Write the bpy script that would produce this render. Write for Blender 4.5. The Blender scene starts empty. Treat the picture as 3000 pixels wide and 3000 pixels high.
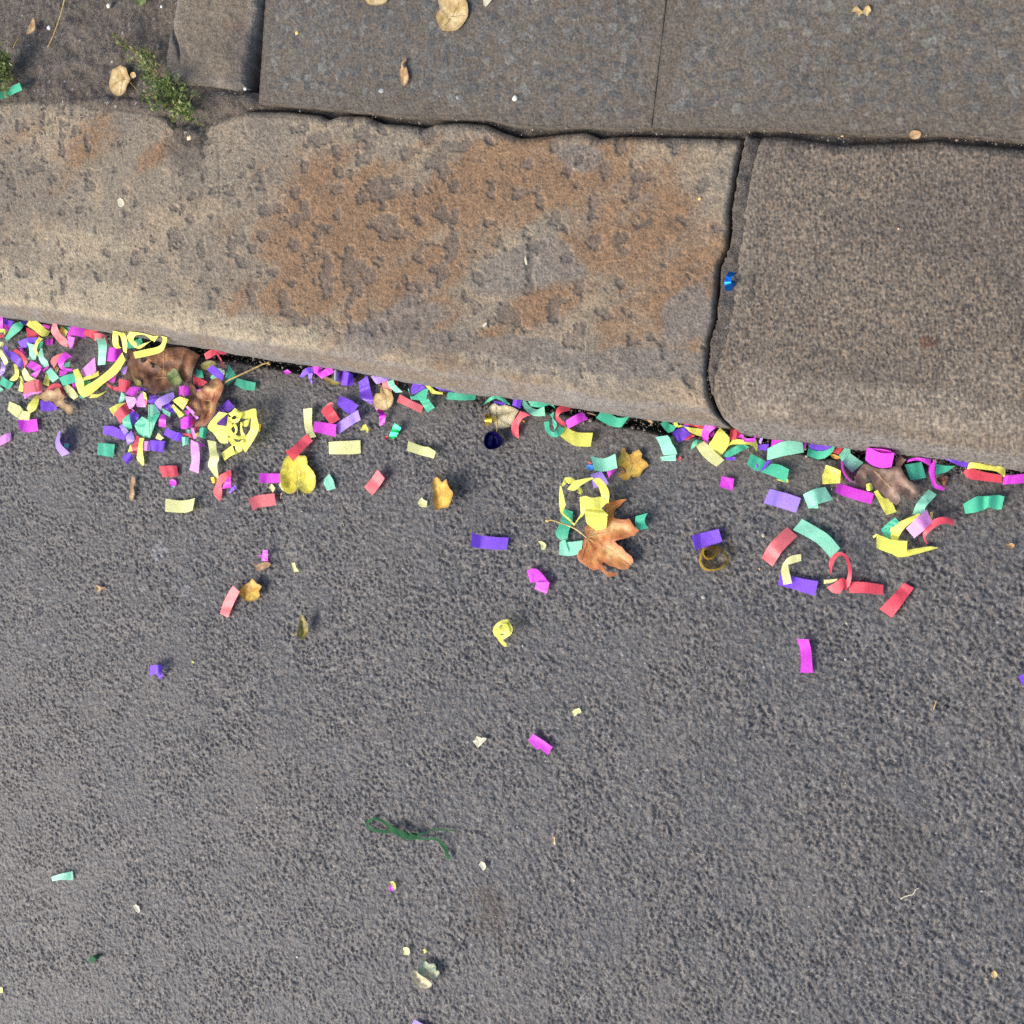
import bpy, bmesh, math, random
import numpy as np
from mathutils import Vector
from mathutils.geometry import delaunay_2d_cdt

# ---------------------------------------------------------------- camera, sky, sun, exposure
random.seed(7)
SC = bpy.context.scene
COL = SC.collection
TH = math.radians(24.3)            # the phone leans to the left of straight down
DIST = 1.60                        # metres from lens to the ground in the middle of the picture
FPX = 3600.0                       # focal length in pixels of the 3000 px square photograph
CAMP = np.array([DIST * math.sin(TH), 0.0, DIST * math.cos(TH)])
cam = bpy.data.cameras.new("camera")
cam.sensor_width = 36.0
cam.lens = 36.0 * FPX / 3000.0
cam.clip_start = 0.02
cam.clip_end = 400.0
camo = bpy.data.objects.new("camera", cam)
camo.location = CAMP
camo.rotation_euler = (0.0, TH, 0.0)
COL.objects.link(camo)
SC.camera = camo

SUN_EL = math.radians(37.0)
SUN_AZ = math.atan2(-0.62, -0.80)  # where the sun stands, as seen from above (lower left of the picture)
sun = bpy.data.lights.new("sun", 'SUN')
sun.energy = 1.5
sun.angle = math.radians(28.0)
sun.color = (1.0, 0.94, 0.85)
suno = bpy.data.objects.new("sun", sun)
sd = Vector((math.cos(SUN_AZ) * math.cos(SUN_EL), math.sin(SUN_AZ) * math.cos(SUN_EL), math.sin(SUN_EL)))
suno.rotation_euler = sd.to_track_quat('Z', 'Y').to_euler()
suno.location = sd * 20
COL.objects.link(suno)

world = bpy.data.worlds.new("World")
SC.world = world
world.use_nodes = True
wn = world.node_tree
wn.nodes.clear()
wo = wn.nodes.new('ShaderNodeOutputWorld')
wb = wn.nodes.new('ShaderNodeBackground')
ws = wn.nodes.new('ShaderNodeTexSky')
ws.sky_type = 'NISHITA'
ws.sun_disc = False
ws.sun_elevation = SUN_EL
ws.sun_rotation = math.pi / 2 - SUN_AZ
ws.air_density = 1.0
ws.dust_density = 3.0
wb.inputs['Strength'].default_value = 0.128
wn.links.new(ws.outputs[0], wb.inputs[0])
wn.links.new(wb.outputs[0], wo.inputs[0])

SC.view_settings.view_transform = 'Standard'
SC.view_settings.look = 'None'
SC.view_settings.gamma = 1.0
SC.view_settings.use_curve_mapping = False
SC.view_settings.exposure = 1.15
SC.render.engine = 'CYCLES'
SC.cycles.use_denoising = False
SC.cycles.max_bounces = 6

# ---------------------------------------------------------------- picture -> place
CT, ST = math.cos(TH), math.sin(TH)


def W(px, py, z):
    """points of the plane of height z (metres) seen at photograph pixels px, py -> x, y arrays"""
    cx = (np.asarray(px, float) - 1500.0) / FPX
    cy = -(np.asarray(py, float) - 1500.0) / FPX
    dx = CT * cx - ST
    dz = -ST * cx - CT
    t = (np.asarray(z, float) - CAMP[2]) / dz
    return CAMP[0] + t * dx, CAMP[1] + t * cy


def PX(x, y, z):
    """place -> photograph pixels (used to lay the stains of the stone where they are)"""
    rx, ry, rz = x - CAMP[0], y - CAMP[1], z - CAMP[2]
    a = CT * rx - ST * rz
    d = -(ST * rx + CT * rz)
    return 1500.0 + FPX * a / d, 1500.0 - FPX * ry / d


def catmull(pts, sub):
    """smooth open curve through rows of pts"""
    P = np.asarray(pts, float)
    if len(P) == 1:
        return P
    E = np.vstack([2 * P[0] - P[1], P, 2 * P[-1] - P[-2]])
    out = []
    for i in range(len(P) - 1):
        a, b, c, d = E[i], E[i + 1], E[i + 2], E[i + 3]
        for k in range(sub):
            t = k / sub
            out.append(0.5 * ((2 * b) + (c - a) * t + (2 * a - 5 * b + 4 * c - d) * t * t + (3 * b - a - 3 * c + d) * t ** 3))
    out.append(P[-1])
    return np.array(out)


# ---------------------------------------------------------------- numpy noise
def _h(ix, iy, seed):
    n = (ix.astype(np.int64) * 374761393 + iy.astype(np.int64) * 668265263 + seed * 1442695041) & 0xFFFFFFFF
    n = ((n ^ (n >> 13)) * 1274126177) & 0xFFFFFFFF
    n = ((n ^ (n >> 16)) * 2246822519) & 0xFFFFFFFF
    return ((n ^ (n >> 15)) & 0xFFFFFF) / float(0xFFFFFF)


def vnoise(x, y, f, seed=0):
    x, y = x * f, y * f
    ix, iy = np.floor(x), np.floor(y)
    u, v = x - ix, y - iy
    u, v = u * u * u * (u * (u * 6 - 15) + 10), v * v * v * (v * (v * 6 - 15) + 10)
    a, b = _h(ix, iy, seed), _h(ix + 1, iy, seed)
    c, d = _h(ix, iy + 1, seed), _h(ix + 1, iy + 1, seed)
    return (a * (1 - u) + b * u) * (1 - v) + (c * (1 - u) + d * u) * v


def fbm(x, y, f, o=4, seed=0, g=0.5):
    s, a, t = 0.0, 1.0, 0.0
    for k in range(o):
        s = s + a * vnoise(x + 3.1 * k, y - 1.7 * k, f * 2 ** k, seed + 17 * k)
        t += a
        a *= g
    return s / t


def worley(x, y, f, seed=0, jit=0.9):
    """F1, F2 (in cells) and a random number per stone"""
    x, y = x * f, y * f
    ix, iy = np.floor(x), np.floor(y)
    d1 = np.full(x.shape, 9.0)
    d2 = np.full(x.shape, 9.0)
    rid = np.zeros(x.shape)
    for ox in (-1, 0, 1):
        for oy in (-1, 0, 1):
            cx, cy = ix + ox, iy + oy
            qx = cx + 0.5 + jit * (_h(cx, cy, seed) - 0.5)
            qy = cy + 0.5 + jit * (_h(cx, cy, seed + 5) - 0.5)
            d = np.hypot(x - qx, y - qy)
            r = _h(cx, cy, seed + 9)
            nw = d < d1
            d2 = np.where(nw, d1, np.minimum(d2, d))
            rid = np.where(nw, r, rid)
            d1 = np.where(nw, d, d1)
    return d1, d2, rid


def sstep(a, b, x):
    t = np.clip((x - a) / (b - a), 0, 1)
    return t * t * (3 - 2 * t)


def mixc(a, b, t):
    t = np.asarray(t)[..., None]
    return a * (1 - t) + b * t


# ---------------------------------------------------------------- mesh helpers
def link(ob, parent=None):
    COL.objects.link(ob)
    if parent is not None:
        ob.parent = parent
    return ob


def tag(o, label=None, cat=None, group=None, kind=None):
    if label: o['label'] = label
    if cat: o['category'] = cat
    if group: o['group'] = group
    if kind: o['kind'] = kind
    return o


def grid_mesh(name, X, Y, Z, mat, col=None, parent=None, flip=False):
    """a sheet of quads from 2-D arrays; col = colour of the stone itself per vertex"""
    n, m = X.shape
    me = bpy.data.meshes.new(name)
    me.vertices.add(n * m)
    me.vertices.foreach_set('co', np.stack([X, Y, Z], -1).astype(np.float32).ravel())
    i = np.arange(n * m).reshape(n, m)
    a, b, c, d = i[:-1, :-1], i[1:, :-1], i[1:, 1:], i[:-1, 1:]
    q = np.stack([a, d, c, b] if flip else [a, b, c, d], -1).reshape(-1, 4)
    me.loops.add(q.size)
    me.loops.foreach_set('vertex_index', q.ravel().astype(np.int32))
    me.polygons.add(len(q))
    me.polygons.foreach_set('loop_start', (np.arange(len(q)) * 4).astype(np.int32))
    me.polygons.foreach_set('loop_total', np.full(len(q), 4, np.int32))
    me.polygons.foreach_set('use_smooth', np.ones(len(q), bool))
    if col is not None:
        at = me.attributes.new('tint', 'FLOAT_COLOR', 'POINT')
        cc = np.ones((n * m, 4), np.float32)
        cc[:, :3] = np.asarray(col).reshape(-1, 3)
        at.data.foreach_set('color', cc.ravel())
    me.update(calc_edges=True)
    me.materials.append(mat)
    return link(bpy.data.objects.new(name, me), parent)


def mesh_obj(name, verts, faces, mat, parent=None, smooth=True):
    me = bpy.data.meshes.new(name)
    me.from_pydata([tuple(v) for v in verts], [], faces)
    if smooth:
        me.polygons.foreach_set('use_smooth', np.ones(len(me.polygons), bool))
    me.materials.append(mat)
    me.update()
    return link(bpy.data.objects.new(name, me), parent)


# ---------------------------------------------------------------- materials
def new_mat(name):
    m = bpy.data.materials.new(name)
    m.use_nodes = True
    nt = m.node_tree
    return m, nt, nt.nodes['Principled BSDF'], nt.nodes['Material Output']


def stone_mat(name, rough=0.7, spec=0.35, fine=900.0, fine_amt=0.35, bump=0.0006, grain=0.25, coarse=260.0):
    """colour from the mesh's own tint, with grain and fine relief"""
    m, nt, p, out = new_mat(name)
    N, L = nt.nodes, nt.links
    at = N.new('ShaderNodeAttribute'); at.attribute_name = 'tint'
    tc = N.new('ShaderNodeTexCoord')
    n1 = N.new('ShaderNodeTexNoise'); n1.inputs['Scale'].default_value = fine; n1.inputs['Detail'].default_value = 3
    n2 = N.new('ShaderNodeTexNoise'); n2.inputs['Scale'].default_value = coarse; n2.inputs['Detail'].default_value = 4
    L.new(tc.outputs['Object'], n1.inputs['Vector']); L.new(tc.outputs['Object'], n2.inputs['Vector'])
    mr = N.new('ShaderNodeMapRange'); mr.inputs[1].default_value = 0.28; mr.inputs[2].default_value = 0.72
    mr.inputs[3].default_value = 1 - fine_amt; mr.inputs[4].default_value = 1 + fine_amt
    L.new(n1.outputs['Fac'], mr.inputs[0])
    mr2 = N.new('ShaderNodeMapRange'); mr2.inputs[1].default_value = 0.28; mr2.inputs[2].default_value = 0.72
    mr2.inputs[3].default_value = 1 - grain; mr2.inputs[4].default_value = 1 + grain
    L.new(n2.outputs['Fac'], mr2.inputs[0])
    mu = N.new('ShaderNodeMath'); mu.operation = 'MULTIPLY'
    L.new(mr.outputs[0], mu.inputs[0]); L.new(mr2.outputs[0], mu.inputs[1])
    vm = N.new('ShaderNodeVectorMath'); vm.operation = 'SCALE'
    L.new(at.outputs['Color'], vm.inputs[0]); L.new(mu.outputs[0], vm.inputs['Scale'])
    L.new(vm.outputs[0], p.inputs['Base Color'])
    p.inputs['Roughness'].default_value = rough
    p.inputs['Specular IOR Level'].default_value = spec
    ad = N.new('ShaderNodeMath'); ad.operation = 'ADD'
    L.new(n1.outputs['Fac'], ad.inputs[0]); L.new(n2.outputs['Fac'], ad.inputs[1])
    bp = N.new('ShaderNodeBump'); bp.inputs['Strength'].default_value = 1.0; bp.inputs['Distance'].default_value = bump
    L.new(ad.outputs[0], bp.inputs['Height']); L.new(bp.outputs[0], p.inputs['Normal'])
    return m


M_ROAD = stone_mat('asphalt', rough=0.6, spec=0.4, fine=330, fine_amt=0.42, bump=0.0012, grain=0.2, coarse=150)
M_SAND = stone_mat('sandstone', rough=0.8, spec=0.2, fine=340, fine_amt=0.34, bump=0.0013, grain=0.22, coarse=140)
M_GRAN = stone_mat('granite', rough=0.75, spec=0.25, fine=300, fine_amt=0.5, bump=0.0011, grain=0.25, coarse=140)
M_CONC = stone_mat('paving_concrete', rough=0.72, spec=0.3, fine=320, fine_amt=0.38, bump=0.0009, grain=0.2, coarse=140)
M_SOIL = stone_mat('soil', rough=0.9, spec=0.15, fine=520, fine_amt=0.45, bump=0.0018, grain=0.3, coarse=170)
C = lambda r, g, b: np.array([r, g, b])

# ---------------------------------------------------------------- lines of the kerb, in photograph pixels
HK = 0.065                       # kerb height
FRONT = [(-1500, 690), (-600, 832), (0, 924), (207, 953), (310, 970), (481, 1000), (662, 1026), (800, 1052), (986, 1077), (1235, 1121),
         (1350, 1146), (1536, 1165), (1692, 1192), (1847, 1219), (2000, 1235), (2145, 1253), (2210, 1270), (2345, 1287), (2490, 1308),
         (2629, 1324), (2759, 1338), (2940, 1366), (3000, 1376), (3600, 1460), (4600, 1600)]
FX, FY = np.array(FRONT, float).T


def front_y(px):
    return np.interp(px, FX, FY)


fwx, fwy = W(FX, FY, 0.018)


def front_world_y(x):
    return np.interp(x, fwx, fwy)


# ---------------------------------------------------------------- road
def axis(lo, hi, step, far):
    core = np.arange(lo, hi, step)
    d, s, left, right = 0.0, step, [], []
    while d < far:
        s *= 1.35
        d += s
        left.append(lo - d)
        right.append(core[-1] + d)
    return np.concatenate([left[::-1], core, right]), len(left), len(left) + len(core)


def build_road():
    st = 0.0016
    xs, x0, x1 = axis(-1.02, 0.74, st, 30.0)
    ys_core = np.arange(-0.93, 0.36, st)
    ys, s, d = list(ys_core), st, 0.0
    low = []
    while d < 30.0:
        s *= 1.35
        d += s
        low.append(-0.93 - d)
    ys = np.concatenate([low[::-1], ys_core])
    X, Y = np.meshgrid(xs, ys, indexing='ij')
    # the sheet ends under the kerb: its last rows follow the kerb line
    lim = front_world_y(X) + 0.03
    Yc = np.minimum(Y, lim)
    Y = Yc
    inside = sstep(-1.25, -1.02, X) * (1 - sstep(0.74, 0.95, X)) * sstep(-1.15, -0.93, Y)
    # uneven stones in bitumen
    wx = X + 0.0022 * (vnoise(X, Y, 260, 3) - .5) + .0010 * (vnoise(X, Y, 600, 5) - .5)
    wy = Y + 0.0022 * (vnoise(X, Y, 260, 4) - .5) + .0010 * (vnoise(X, Y, 600, 6) - .5)
    sx, sy = 0.80 * wx + 0.60 * wy, (-0.60 * wx + 0.80 * wy) * 1.0
    d1, d2, rid = worley(sx * 1.15, sy * .85, 230, 11)
    e1, e2, rid2 = worley(wx + 5, wy, 400, 21)
    big = fbm(X, Y, 5, 3, 31)
    patch = fbm(X, Y, 24, 3, 41)
    dome = sstep(.60, .30, d1)
    hh = fbm(sx * 1.2, sy * .85, 300, 3, 91, .7)
    hs = sstep(.34, .62, hh)
    z = 0.0012 * hs * (.45 + .9 * patch) + 0.0007 * dome * (rid - .25) + 0.0005 * sstep(.6, .3, e1) * rid2
    pit = sstep(.40, .30, hh) * sstep(.30, .55, patch) + .6 * sstep(0.86, 0.92, rid) * dome
    pit = np.clip(pit, 0, 1)
    z -= 0.0010 * pit
    z += 0.0008 * (fbm(X, Y, 60, 3, 51) - .5) + 0.004 * (big - .5)
    # smoother, dirtier strip and a worn hollow along the foot of the kerb
    g = front_world_y(X) - Y
    fine_dirt = sstep(0.11, 0.02, g) * (0.35 + 0.65 * sstep(.35, .6, fbm(X, Y, 14, 3, 61)))
    z = z * (1 - 0.7 * fine_dirt) + 0.0006 * fine_dirt
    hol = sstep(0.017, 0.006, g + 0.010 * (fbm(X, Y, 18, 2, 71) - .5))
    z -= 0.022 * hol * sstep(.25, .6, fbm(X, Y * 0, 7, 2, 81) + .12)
    z *= inside
    # colours: bluish and grey stones, brown dust between them
    q = (rid * 7.77) % 1
    stone = mixc(C(.060, .066, .078), C(.132, .128, .126), q)
    stone = mixc(stone, C(.036, .042, .054), .85 * (((rid * 13.3) % 1) > .68))
    stone = mixc(stone, C(.150, .120, .098), .5 * (((rid * 29.1) % 1) > .86))
    dust = C(.148, .134, .122)
    low_m = sstep(.34, .52, d1)
    col = mixc(stone, np.broadcast_to(dust, stone.shape), 0.75 * low_m * (0.45 + 0.55 * sstep(.35, .65, patch)))
    col = mixc(col, C(.042, .046, .056), .7 * (rid2 > .66) * sstep(.55, .35, e1))
    col = mixc(col, np.broadcast_to(C(.130, .119, .109), col.shape), 0.30 * sstep(.48, .72, big))
    col = mixc(col, np.broadcast_to(C(.026, .027, .034), col.shape), 0.65 * pit)
    col = mixc(col, C(.205, .188, .170), .6 * sstep(.60, .74, hh) * sstep(.3, .6, patch + .1))
    # larger chippings lying flush in the surface
    c1, c2, rid3 = worley(wx + 9, wy + .002 * (vnoise(X, Y, 300, 8) - .5), 105, 95)
    chip = sstep(.42, .34, c1) * (rid3 > .86) * sstep(.3, .6, fbm(X, Y, 12, 2, 96) + .1)
    chc = mixc(np.broadcast_to(C(.070, .078, .092), X.shape + (3,)), C(.190, .178, .168), (rid3 * 37.1) % 1)
    col = mixc(col, chc, .7 * chip)
    z = z * (1 - .6 * chip) + .0011 * chip
    # light chips
    sp = sstep(.982, .99, rid2)
    col = mixc(col, np.broadcast_to(C(.30, .30, .31), col.shape), sp * sstep(.5, .2, e1))
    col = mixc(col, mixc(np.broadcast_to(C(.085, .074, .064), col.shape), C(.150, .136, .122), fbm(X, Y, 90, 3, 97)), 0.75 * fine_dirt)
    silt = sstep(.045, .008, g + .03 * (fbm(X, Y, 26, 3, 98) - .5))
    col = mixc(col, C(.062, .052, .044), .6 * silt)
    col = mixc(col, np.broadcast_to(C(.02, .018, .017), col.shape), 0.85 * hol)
    # stains: brown rusty spot low in the picture, scuffed light patches
    def spot(px, py, r, c, a):
        nonlocal col
        sx, sy = W(px, py, 0)
        dd = np.hypot(X - sx, Y - sy) / r + 1.7 * (fbm(X, Y, 60, 4, int(px)) - .5)
        col = mixc(col, np.broadcast_to(c, col.shape), a * sstep(1.0, .45, dd))
    spot(1455, 2690, .045, C(.066, .050, .040), .55)
    spot(1440, 2640, .025, C(.056, .042, .034), .4)
    spot(460, 1610, .016, C(.22, .22, .24), .6)
    spot(545, 1735, .010, C(.22, .22, .24), .5)
    spot(850, 1600, .035, C(.135, .130, .122), .8)
    spot(700, 1575, .02, C(.135, .130, .122), .7)
    spot(2270, 2860, .03, C(.10, .10, .105), .7)
    spot(2640, 2480, .05, C(.085, .08, .075), .6)
    col = col * C(.84, .825, .795)
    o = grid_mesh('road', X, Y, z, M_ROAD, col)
    tag(o, kind='structure')
    return o


ROAD = build_road()

# ---------------------------------------------------------------- kerb stones
BACK_L = [(-900, 274), (-600, 280), (-200, 288), (0, 292), (83, 288), (236, 292), (269, 305), (352, 307), (435, 319), (470, 330), (505, 352), (520, 385), (545, 400), (580, 392),
          (606, 360), (640, 345), (680, 333), (724, 322), (828, 323), (931, 335), (957, 347), (993, 335), (1066, 337), (1118, 358), (1180, 361), (1237, 369),
          (1273, 357), (1350, 355), (1418, 361), (1470, 384), (1521, 401), (1583, 396), (1640, 388), (1708, 383), (1755, 401), (1810, 394), (1900, 396),
          (2059, 400), (2173, 403)]
JL = [(2173, 399), (2156, 473), (2143, 560), (2133, 610), (2128, 724), (2101, 775), (2096, 843), (2088, 940), (2071, 997), (2064, 1088), (2068, 1150), (2084, 1200), (2112, 1245)]
JR = [(2224, 404), (2200, 478), (2182, 560), (2170, 622), (2162, 730), (2148, 800), (2142, 850), (2130, 935), (2108, 1003), (2086, 1088), (2083, 1150), (2096, 1200), (2128, 1252)]
BACK_R = [(2230, 396), (2290, 394), (2384, 409), (2469, 421), (2540, 417), (2612, 414), (2697, 411), (2743, 406), (2811, 417), (2900, 424), (2982, 431), (3060, 438), (3700, 485)]


def kerb_stone(name, back, end_l, end_r, mat, paint, parent, r_end, r_front, nu, corner=0.0, label=None, seed=0):
    back = np.array(back, float)
    bx, by = W(back[:, 0], back[:, 1], HK)

    def endline(pl):
        if pl is None: return None
        p = np.array(pl, float)
        return W(p[:, 0], p[:, 1], HK)
    el, er = endline(end_l), endline(end_r)
    # across the stone: distance from the back edge (share of the width), height, how far it is front face
    prof = [(0.0, -0.05, 0), (0.0, -0.02, 0), (0.0, -0.008, 0), (0.003, -0.0035, 0), (0.007, -0.0012, 0), (0.011, 0, 0)]
    prof = [(d, HK + z, f) for d, z, f in prof]
    flat = 190
    FR, FZ = r_front
    a_end = None
    S = []
    for d, z, f in prof: S.append((0, d, z, f))           # measured from the back
    for k in range(1, flat): S.append((1, k / flat, HK, 0))  # share of the flat
    for k in range(0, 15):                                # measured from the front edge, rounding over
        a = (k / 14) * math.radians(78)
        S.append((2, FR * (1 - math.sin(a) / math.sin(math.radians(78))), HK - FZ * (1 - math.cos(a)) / (1 - math.cos(math.radians(78))), math.sin(a)))
    zt = HK - FZ
    for k in range(1, 5): S.append((2, 0.0 - 0.0006 * k, zt + (0.014 - zt) * k / 4, 1))
    for dd, zz in ((0.004, 0.009), (0.010, 0.003), (0.013, -0.02)): S.append((2, dd, zz, 1))
    u = np.linspace(0, 1, nu)
    # parameter along the back edge and along the front line, each between the stone's two ends
    xb0 = bx[0] if el is None else el[0][0]
    xb1 = bx[-1] if er is None else er[0][-1] * 0 + er[0][0]
    xf0 = bx[0] if el is None else el[0][-1]
    xf1 = bx[-1] if er is None else er[0][-1]
    XB = xb0 + (xb1 - xb0) * u
    YB = np.interp(XB, bx, by)
    XF = xf0 + (xf1 - xf0) * u
    YF = front_world_y(XF)
    if corner:
        e = np.clip((XF - XF[0]) if el is not None else 1, 0, corner)
        YF = YF + 0.55 * (corner - np.sqrt(np.maximum(corner ** 2 - (corner - e) ** 2, 0)))
    rows = []
    for (k, d, z, f) in S:
        WID = np.hypot(XF - XB, YF - YB)
        if k == 0: t = d / WID
        elif k == 1: t = (0.011 + d * (WID - 0.011 - FR)) / WID
        else: t = (WID - d) / WID
        rows.append((t, np.full(nu, z), np.full(nu, f)))
    T = np.array([r[0] for r in rows]).T
    Z = np.array([r[1] for r in rows]).T.copy()
    F = np.array([r[2] for r in rows]).T
    X = XB[:, None] + (XF - XB)[:, None] * T
    Y = YB[:, None] + (YF - YB)[:, None] * T
    # ends follow the joint lines
    if er is not None:
        xe = np.interp(-Y[-1], -er[1], er[0]); wgt = sstep(0.6, 1.0, u)[:, None] if el is not None else sstep(0.75, 1.0, u)[:, None]
        X = X + (xe - X[-1])[None, :] * wgt
    if el is not None:
        xe = np.interp(-Y[0], -el[1], el[0]); wgt = sstep(0.35, 0.0, u)[:, None]
        X = X + (xe - X[0])[None, :] * wgt
    # rounded ends
    def drop(e): return r_end - np.sqrt(np.maximum(r_end ** 2 - (r_end - np.clip(e, 0, r_end)) ** 2, 0))
    if er is not None: Z -= drop(X[-1][None, :] - X)
    if el is not None: Z -= drop(X - X[0][None, :])
    col, dz = paint(X, Y, Z, F)
    top = (Z > -0.01) & (T >= 0)
    Z = Z + dz * (1 - F) * top
    Y = Y - dz * F * top
    # wall down at each visible end
    def wall(i):
        return X[i], Y[i], np.minimum(Z[i], -0.03), col[i]
    if er is not None:
        x, y, z, c = wall(-1)
        X, Y, Z, col = np.vstack([X, x]), np.vstack([Y, y]), np.vstack([Z, z]), np.concatenate([col, c[None]])
    if el is not None:
        x, y, z, c = wall(0)
        X, Y, Z, col = np.vstack([x, X]), np.vstack([y, Y]), np.vstack([z, Z]), np.concatenate([c[None], col])
    o = grid_mesh(name, X, Y, Z, mat, col, parent, flip=True)
    if label: o['label'] = label
    return o


def blobs(px, py, L):
    m = np.zeros(px.shape)
    for (x, y, rx, ry, rot, a) in L:
        c, s = math.cos(math.radians(rot)), math.sin(math.radians(rot))
        u, v = ((px - x) * c + (py - y) * s) / rx, (-(px - x) * s + (py - y) * c) / ry
        m = np.maximum(m, a * np.clip(1.35 - np.hypot(u, v), 0, 1))
    return m


def paint_sand(X, Y, Z, F):
    px, py = PX(X, Y, Z)
    n = fbm(X, Y, 28, 5, 101)
    n2 = fbm(X, Y, 80, 4, 111)
    tan = C(.205, .170, .124)
    col = np.broadcast_to(tan, X.shape + (3,)).copy()
    col = mixc(col, C(.268, .208, .140), sstep(.45, .7, n))
    col = mixc(col, C(.172, .142, .108), 0.8 * sstep(.52, .7, fbm(X, Y, 12, 4, 121)))
    rust = blobs(px, py, [(1000, 690, 370, 260, -15, 1), (1250, 780, 260, 120, -20, .9), (1800, 700, 280, 110, -15, .9), (1400, 1000, 200, 60, 0, .7), (1350, 560, 420, 150, -20, 1), (1650, 520, 330, 130, -8, .9), (1880, 610, 230, 220, 10, .85), (1930, 760, 210, 240, 10, 1.0), (1600, 880, 260, 90, -10, .8), (1750, 560, 330, 160, 0, .9), (880, 850, 200, 110, 5, .9),
                          (1300, 900, 300, 80, -10, .65), (330, 420, 330, 70, 5, .45), (2020, 1010, 60, 90, 15, .9), (1150, 640, 200, 90, 0, 1), (1740, 790, 200, 80, 0, .5)])
    ru, rv = .86 * X - .5 * Y, .5 * X + .86 * Y
    streak = fbm(.86 * X + .5 * Y, 3.0 * (-.5 * X + .86 * Y), 9, 4, 131)
    rust = sstep(.12, .85, rust + 1.25 * (streak - .5) + .5 * (fbm(X, Y, 40, 4, 132) - .5) + .3 * (n2 - .5))
    col = mixc(col, mixc(np.broadcast_to(C(.160, .090, .047), col.shape), C(.250, .145, .074), n2), .84 * rust)
    grey = blobs(px, py, [(1560, 790, 230, 90, -14, .85), (2010, 930, 90, 130, 30, 1), (1900, 1060, 220, 60, 0, 1), (1150, 970, 240, 70, -25, 1), (1550, 1040, 420, 70, 10, .9), (1700, 450, 120, 70, 0, .7), (1250, 850, 150, 60, -25, .6)])
    grey = sstep(.42, .62, grey + .7 * (fbm(X, Y, 24, 4, 141) - .5))
    col = mixc(col, mixc(np.broadcast_to(C(.118, .105, .094), col.shape), C(.205, .180, .150), n2), .75 * grey)
    # paler towards the worn front edge on the left
    worn = blobs(px, py, [(150, 860, 420, 90, 8, 1), (650, 960, 420, 60, 9, .9), (250, 730, 260, 120, 0, .6), (1600, 1090, 600, 40, 9, .6)])
    col = mixc(col, C(.345, .285, .195), .75 * sstep(.3, .9, worn + .5 * (n2 - .5)))
    # flaked pits: darker bare stone, recessed
    pf = .80 * fbm(X + .003 * (vnoise(X, Y, 150, 152) - .5), Y + .003 * (vnoise(X, Y, 150, 153) - .5), 58, 2, 151, .35) + .14 * fbm(X, Y, 260, 2, 154) + .06 * fbm(X, Y, 16, 2, 155)
    zone = 0.440 + 0.105 * blobs(px, py, [(1300, 600, 600, 330, 0, 1), (900, 800, 300, 200, 0, 1)]) + 0.03 * (n - .5)
    pv = .06 * (fbm(X, Y, 7, 3, 156) - .5) + .05 * (fbm(X, Y, 420, 2, 157) - .5)
    pit = sstep(.618, .655, pf + pv + zone - .5)
    pit2 = sstep(.75, .78, fbm(X, Y, 130, 3, 161, .5)) * .5
    pit = np.maximum(pit, pit2) * (1 - F)
    col = mixc(col, mixc(np.broadcast_to(C(.092, .079, .067), col.shape), C(.135, .115, .094), n2), .60 * pit)
    lip = sstep(.592, .622, pf + pv + zone - .5) * (1 - pit) * (1 - F)
    col = mixc(col, C(.30, .235, .160), .28 * lip)
    # fine dark pores
    col = mixc(col, C(.10, .09, .08), .5 * sstep(.66, .78, fbm(X, Y, 330, 2, 171)))
    # grey grime low on the front face
    face = sstep(.34, .62, F + .25 * (n - .5))
    col = mixc(col, mixc(np.broadcast_to(C(.140, .132, .126), col.shape), C(.185, .173, .162), n), .92 * face)
    rim = sstep(.45, .62, F) * sstep(.98, .85, F)
    col = mixc(col, C(.150, .108, .070), .6 * rim * sstep(.4, .6, fbm(X, Y, 10, 3, 181)))
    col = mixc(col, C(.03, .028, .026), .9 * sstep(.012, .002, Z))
    # earth washed into the notch by the weeds
    dirt = blobs(px, py, [(545, 440, 75, 90, 10, 1), (560, 560, 80, 120, 0, .55)])
    col = mixc(col, C(.105, .088, .072), .75 * sstep(.3, .85, dirt + .5 * (n2 - .5)))
    dz = -0.0016 * pit + 0.0042 * (fbm(X, Y, 9, 3, 191) - .5) + 0.0022 * (n - .5) + 0.0012 * (n2 - .5) + 0.0007 * (fbm(X, Y, 260, 2, 201) - .5)
    ax, ay = W(642, 520, HK)
    crack = np.exp(-((X - ax + .03 * (Y - ay) + .006 * (fbm(X, Y, 20, 2, 211) - .5)) / .0016) ** 2) * sstep(.10, .04, np.abs(Y - ay + .01))
    dz -= 0.0009 * crack
    return col, dz


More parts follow.
